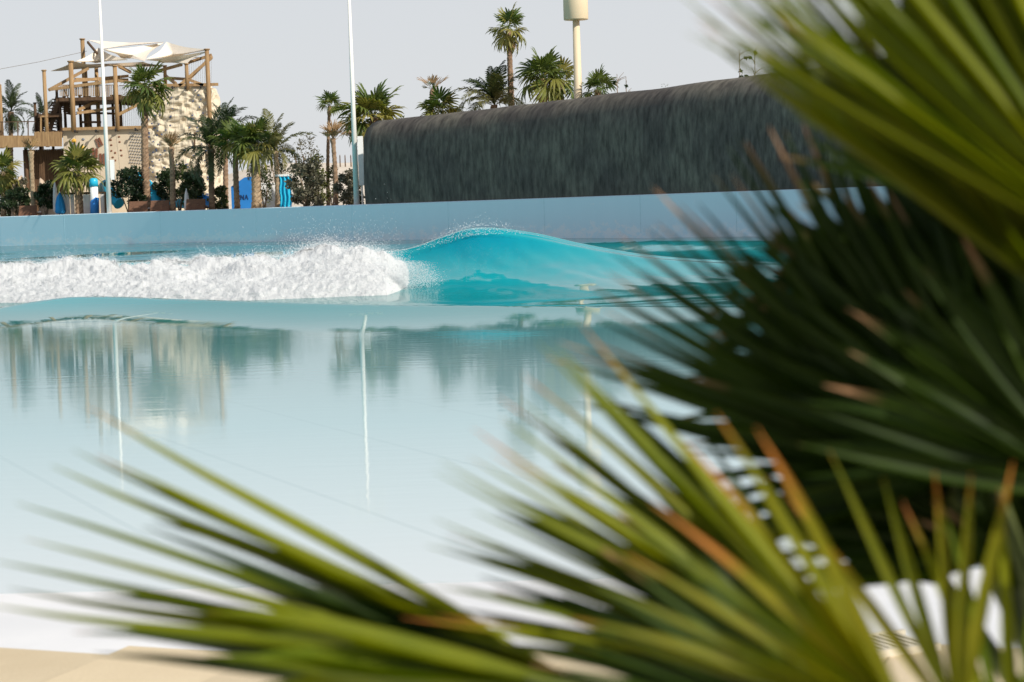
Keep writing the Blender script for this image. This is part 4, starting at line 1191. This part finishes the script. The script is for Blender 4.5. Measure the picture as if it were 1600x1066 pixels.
# ---------------- light poles and the beige mast
def light_pole(label, px, off, ytop, box):
    D = wall_D(px) + off; b = at(px, 320, D); b = Vector((b.x, D, GZ)); zt = at(px, ytop, D).z
    r = empty('light_pole', b, label, 'light pole', 'tall floodlight poles')
    MB().tube([b, Vector((b.x, b.y, zt))], [.19, .085], n=14).build('shaft', M_pole, r, True)
    MB().tube([b, b + Vector((0, 0, .12))], .30, n=14).build('base_plate', M_pole, r)
    MB().bar(Vector((b.x - 1.1, b.y, zt)), Vector((b.x + 1.1, b.y, zt)), .12, .12).build('crossarm', M_pole, r)
    for k in (-.95, -.35, .35, .95):
        h = MB().box(Vector((b.x + k, b.y - .18, zt + .22)), (.42, .28, .34)).build('floodlight', M_pole, r)
    if box:
        px0, y0, y1, w = box
        c0, c1 = at(px0, y0, D), at(px0, y1, D)
        MB().box(((c0.x + c1.x) / 2, b.y + .05, (c0.z + c1.z) / 2), (w, .3, abs(c0.z - c1.z))).build('equipment_box', M_white, r)
light_pole('tall white floodlight pole with white box in front of the climbing wall', 170.5, 1.3, -12, (175.5, 250, 281, .28))
light_pole('tall white floodlight pole at the end of the dark barrier', 557.5, 1.2, -46, None)
wb = MB(); c = near(564, 250, 3.2)
bx = empty('control_cabinet', Vector((c.x, c.y, GZ)), 'white cabinet on a post between light pole and barrier', 'cabinet')
h0, h1 = near(564, 290, 3.2).z, near(564, 213, 3.2).z
MB().box((c.x, c.y, (h0 + h1) / 2), (.34, .3, h1 - h0)).build('housing', M_white, bx)
MB().tube([(c.x, c.y, GZ), (c.x, c.y, h0)], .06, n=8).build('post', M_pole, bx)
M_beige = mat('beige_paint', (.66, .55, .38), (.62, .51, .35), rough=.55, scale=.8)
D = wall_D(908) + 8; b = at(908.5, 320, D); b = Vector((b.x, D, GZ)); z0 = at(903, 31, D).z
mm = empty('beige_mast', b, 'beige steel mast with a wide cylindrical head behind the barrier', 'mast')
MB().tube([b, Vector((b.x, b.y, z0 + .1))], [.30, .20], n=16).build('shaft', M_beige, mm, True)
MB().tube([Vector((b.x, b.y, z0)), Vector((b.x, b.y, z0 + .03)), Vector((b.x, b.y, z0 + 2.3)), Vector((b.x, b.y, z0 + 2.34))], [.70, .72, .72, .70], n=28).build('head_drum', M_beige, mm, True)
# fence posts on the sand bank
G5 = 'fence posts on the sand bank'
for i, px in enumerate((462, 474, 486, 497, 531, 539, 548)):
    D = wall_D(px) + 92; p = at(px, 244, D)
    o = MB().tube([p - Vector((0, 0, 1.2)), p, p + Vector((0, 0, .15))], [.07, .06, .02], n=7).build('fence_post', M_wood_d)
    tag(o, 'short dark fence post standing on the pale sand bank', 'post', G5)
# ------------------------------------------------------------------ near pool edge and deck
M_cop = mat('white_coping', (.74, .74, .74), (.64, .65, .66), rough=.7, scale=.9, bump=.08)
# edge line of the water from two picture points, coping 1.6 m wide, then slabs
e0, e1 = ground(0, 934, .03), ground(880, 912, .03)
t = (e1 - e0).normalized(); nrm = Vector((t.y, -t.x, 0)); nrm = nrm if nrm.y < 0 else -nrm
f0, f1 = ground(0, 1010, .06), ground(430, 1008, .06)
tf = (f1 - f0).normalized()
L = 40
def strip(a, ta, b, tb, z0, zlow):
    P = [a - ta * L, a + ta * L, b + tb * L, b - tb * L]
    V = [Vector((p.x, p.y, z)) for z in (zlow, z0) for p in P]
    return V, [(0, 1, 2, 3), (7, 6, 5, 4), (0, 4, 5, 1), (1, 5, 6, 2), (2, 6, 7, 3), (3, 7, 4, 0)]
V, F = strip(e0, t, f0 - Vector((0, .3, 0)), tf, .05, -.7)
o = obj('pool_coping', V, F, M_cop); tag(o, 'wide white pool edge beside the water', kind='structure')
M_deck = mat('tan_paving', (.60, .50, .34), (.54, .44, .29), rough=.85, scale=1.3, bump=.1, bscale=40, rnd=.08)
M_grout = mat('pale_grout', (.62, .55, .44), rough=.95)
dk = obj('deck_base', [f0 - tf * L + Vector((0, 0, -.02)), f0 + tf * L + Vector((0, 0, -.02)), f0 + tf * L + Vector((0, -40, -.02)), f0 - tf * L + Vector((0, -40, -.02))], [(3, 2, 1, 0)], M_grout)
tag(dk, 'tan paved deck on the near side of the pool', kind='structure')
# slab joints run along the direction the photograph shows
j0, j1 = ground(202, 1011, .06), ground(0, 1066, .06)
sj = (j1 - j0); sj.z = 0; sj.normalize()
step = (ground(433, 1011, .06) - j0).dot(tf)
org = f0 + tf * (j0 - f0).dot(tf) - tf * step * 8
M_slab = mesh('slab', [(0, 0, -.05), (1, 0, -.05), (1, 1, -.05), (0, 1, -.05), (0, 0, .012), (1, 0, .012), (1, 1, .012), (0, 1, .012)],
              [(4, 5, 6, 7), (0, 1, 5, 4), (1, 2, 6, 5), (2, 3, 7, 6), (3, 0, 4, 7)], M_deck)
SL = .95
for r in range(4):
    for c in range(22):
        o = link(bpy.data.objects.new('slab', M_slab), dk)
        a = org + tf * (step * c) + sj * (SL * r + .012)
        g = .012
        m_ = Matrix.Identity(4)
        x = tf * (step - g); y = sj * (SL - g)
        for k in range(3): m_[k][0] = x[k]; m_[k][1] = y[k]; m_[k][2] = (0, 0, 1)[k]; m_[k][3] = a[k]
        m_[2][3] = .05
        o.matrix_world = m_
# slotted overflow grate
gr = empty('drain_grate', ground(1260, 1020, .07), 'cream slotted drain grate by the white pool edge under the palm leaves', 'grate')
ga, gb = ground(1040, 1050, .075), ground(1440, 1000, .075)
gd = (gb - ga); gl = gd.length; gd.normalize(); gn = Vector((gd.y, -gd.x, 0))
M_grate = mat('cream_plastic', (.66, .60, .48), rough=.6)
gm = mesh('slat', [v for v in MB().box((0, 0, 0), (.018, .26, .03)).V], MB().box((0, 0, 0), (.018, .26, .03)).F, M_grate)
for i in range(int(gl / .032)):
    s = link(bpy.data.objects.new('slat', gm), gr)
    s.location = ga + gd * (i * .032) - gr.location; s.rotation_euler.z = math.atan2(gd.y, gd.x)
for s_ in (-.14, .14):
    MB().bar(ga + gn * s_, gb + gn * s_, .025, .035).build('edge_rail', M_grate, gr)
M_pebble = mat('pinkish_stone', (.46, .38, .33), (.33, .26, .22), rough=.9, scale=5, bump=.5)
boulder('pinkish grey boulder at the deck edge under the low palm leaf', 560, 1016, 170, 0, M_pebble, 9, z=.05, D=5.6)

# ------------------------------------------------------------------ foreground fan palm, out of focus
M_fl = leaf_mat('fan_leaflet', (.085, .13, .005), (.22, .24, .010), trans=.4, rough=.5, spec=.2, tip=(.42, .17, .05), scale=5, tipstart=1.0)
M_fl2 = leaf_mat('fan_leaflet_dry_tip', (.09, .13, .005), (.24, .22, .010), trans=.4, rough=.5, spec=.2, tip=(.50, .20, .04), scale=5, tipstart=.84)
M_fl_shade = leaf_mat('fan_leaflet_shaded', (.014, .032, .003), (.038, .068, .005), trans=.25, rough=.5, spec=.2, tip=(.42, .24, .13), scale=5, tipstart=.97)  # darker copy of the leaflet: shade of the inner fronds painted in
M_pet = mat('petiole', (.12, .15, .035), (.09, .11, .025), rough=.5, scale=6)
def leaflet_mesh(droop, seed):
    rg = random.Random(seed); V = []; F = []; al = []
    n = 9
    for i in range(n):
        v = i / (n - 1)
        w = .030 * min(1, .35 + v * 2.4) * (1 - max(0, (v - .45) / .55) ** 1.5) + .0012
        z = -droop * v ** 2.4 + .008 * math.sin(v * 7 + seed)
        y0 = .012 * math.sin(v * 3 + seed)
        V += [(v, y0 - w, z + w * .7), (v, y0, z - w * .6), (v, y0 + w, z + w * .7)]
        al += [v] * 3
    for i in range(n - 1):
        p = i * 3; F += [(p, p + 1, p + 4, p + 3), (p + 1, p + 2, p + 5, p + 4)]
    me = mesh('leaflet', V, F, M_fl, True)
    a = me.attributes.new('along', 'FLOAT', 'POINT'); a.data.foreach_set('value', np.array(al, np.float32))
    return me
LEAF = [leaflet_mesh(d, s) for s, d in ((1, .02), (2, .07), (3, .13), (4, .22), (5, -.03))]
crown = at(1760, 1500, 2.15)
base = Vector((crown.x, crown.y, .03))
fp = empty('fan_palm', base, 'large out-of-focus fan palm spreading bright and dark fronds over the pool view', 'palm')
V, F = trunk_mb((0, 0, -.05), crown - base, .15, .12, bulge=.03, seed=77)
obj('trunk', V, F, M_trunk, fp)
def frond(px, py, D, a0, a1, Lpx, n, mt, seed, tiltF=0.0, Lvar=None, lean=0.0, droopset=(0, 1, 2), width=1.0, frm=None, nv=(1.0, .3, 0)):
    """fan blade: hub at a pixel and distance, leaflets from angle a0 to a1 (degrees, anticlockwise from right)"""
    rg = random.Random(seed)
    hub = at(px, py, D); k = D / FPX
    c0 = frm or crown
    mid = c0.lerp(hub, .55) + Vector((0, 0, .06))
    mb = MB().tube([c0, mid, hub, hub + (hub - mid).normalized() * .05], [.017, .012, .009, .004], n=7)
    fr = obj('frond', [v - base for v in mb.V], mb.F, M_pet, fp, True)
    for i in range(n):
        t = i / (n - 1) if n > 1 else .5
        ang = math.radians(a0 + (a1 - a0) * t + rg.uniform(-1.6, 1.6))
        L_ = Lpx * k * (np.interp(t, *zip(*Lvar)) if Lvar else 1) * rg.uniform(.93, 1.05)
        d = (CR * math.cos(ang) + CU * math.sin(ang) + CF * (tiltF + lean * (t - .5) + rg.uniform(-.05, .05))).normalized()
        nz = (-CF * nv[0] + CU * (nv[1] + rg.uniform(-.25, .25)) + CR * (nv[2] + rg.uniform(-.3, .3)))
        nz = (nz - d * nz.dot(d)).normalized(); y = nz.cross(d)
        o = link(bpy.data.objects.new('leaflet', rg.choice([LEAF[j] for j in droopset])), fr)
        m_ = Matrix.Identity(4); h = hub - base
        ws = .40 * width * rg.uniform(.85, 1.15)
        for q in range(3):
            m_[q][0] = d[q] * L_; m_[q][1] = y[q] * ws; m_[q][2] = nz[q] * ws; m_[q][3] = h[q]
        o.matrix_local = m_
        if mt is not LEAF[0].materials[0]:
            o.material_slots[0].link = 'OBJECT'; o.material_slots[0].material = mt
    return fr
# low leaf reaching left across the bottom
UP = (.35, 1.0, .1)
frond(890, 1065, 2.2, 152.5, 173, 930, 9, M_fl, 1, tiltF=.05, Lvar=[(0, .93), (.5, 1.0), (1, 1.0)], droopset=(0, 4, 0), width=.82, nv=UP)
frond(890, 1080, 1.97, 162, 178, 560, 5, M_fl, 2, tiltF=.0, droopset=(0, 1), width=1.3, nv=UP)
frond(915, 1090, 2.2, 157, 176, 800, 8, M_fl_shade, 28, tiltF=.05, droopset=(0, 1), width=1.2, nv=UP)
# yellow-tipped leaf at bottom centre
frond(1400, 1110, 2.0, 130, 172, 800, 23, M_fl, 3, tiltF=.1, lean=.25, droopset=(0, 1, 4), width=.62, nv=(.6, .8, .2))
frond(1420, 1125, 1.70, 118, 165, 560, 10, M_fl2, 4, tiltF=-.1, droopset=(0, 1), width=.6, nv=(.6, .8, .2))
frond(1500, 1130, 1.95, 78, 126, 440, 6, M_fl2, 5, tiltF=0, droopset=(0, 1), Lvar=[(0, .95), (.5, .95), (1, 1.1)], width=.6)
frond(1420, 1100, 2.1, 134, 172, 720, 14, M_fl_shade, 29, tiltF=.15, droopset=(0, 1), width=1.1)
frond(1380, 1150, 1.95, 120, 175, 560, 16, M_fl_shade, 25, tiltF=.2, droopset=(0, 1), width=.8)
# dark leaf in the middle, shaded from above, with more shade painted into its colour
frond(1490, 770, 2.4, 106, 166, 650, 30, M_fl_shade, 6, tiltF=.1, lean=-.2, droopset=(0, 1, 4), width=.72)
frond(1540, 720, 2.35, 95, 200, 500, 28, M_fl_shade, 7, tiltF=.2, droopset=(0, 1, 2), width=.9)
frond(1580, 860, 2.4, 100, 190, 400, 22, M_fl_shade, 8, tiltF=.1, droopset=(0, 1, 2), width=.9)
frond(1500, 640, 2.55, 100, 180, 440, 28, M_fl_shade, 16, tiltF=.1, droopset=(0, 1, 2), width=1.2)
frond(1460, 660, 2.6, 85, 165, 360, 24, M_fl_shade, 17, tiltF=.05, droopset=(0, 1), width=1.3)
frond(1640, 620, 2.5, 90, 180, 520, 28, M_fl_shade, 18, tiltF=.1, droopset=(0, 1, 2), width=1.3)
frond(1470, 900, 2.5, 85, 165, 330, 22, M_fl_shade, 19, tiltF=.1, droopset=(0, 1), width=1.3)
# bright leaves top right
frond(1640, 460, 1.9, 90, 141, 740, 58, M_fl, 9, tiltF=.0, lean=.2, droopset=(0, 1, 4), width=.46, nv=(.7, .5, .5))
frond(1720, 560, 2.15, 88, 138, 760, 36, M_fl_shade, 10, tiltF=.1, droopset=(0, 1, 4), width=.75)
frond(1730, 400, 2.1, 92, 160, 520, 26, M_fl_shade, 20, tiltF=.1, droopset=(0, 1, 2), width=1.1)
frond(1780, 430, 1.8, 96, 150, 820, 54, M_fl, 27, tiltF=.05, lean=.1, droopset=(0, 1, 4), width=.46, nv=(.7, .5, .5))
frond(1700, 250, 1.85, 88, 140, 420, 18, M_fl, 26, tiltF=.1, droopset=(0, 1, 2), width=.8, nv=(.7, .5, .5))
# right edge and lower right
frond(1720, 760, 2.1, 96, 176, 460, 22, M_fl_shade, 12, tiltF=.05, droopset=(0, 1, 2))
frond(1590, 1230, 2.0, 76, 112, 470, 5, M_fl, 13, tiltF=.0, droopset=(0, 1), width=.6)
frond(1700, 960, 2.3, 84, 150, 300, 16, M_fl_shade, 30, tiltF=.05, droopset=(0, 1), width=1.0)
# unseen leaves added to shade the middle fronds; the last completes the crown
frond(1990, 60, 2.0, -70, 250, 340, 34, M_fl_shade, 21, tiltF=-.1, droopset=(0, 1), width=2)
frond(2040, 260, 2.12, -80, 240, 380, 34, M_fl_shade, 22, tiltF=-.1, droopset=(0, 1), width=2)
frond(1960, -200, 2.1, -60, 240, 340, 30, M_fl_shade, 23, tiltF=-.1, droopset=(0, 1), width=2)
frond(2120, 20, 2.25, -80, 240, 420, 34, M_fl_shade, 24, tiltF=-.1, droopset=(0, 1), width=2)
frond(2150, 700, 2.0, 10, 110, 520, 16, M_fl, 15, tiltF=-.2, droopset=(0, 1, 2))
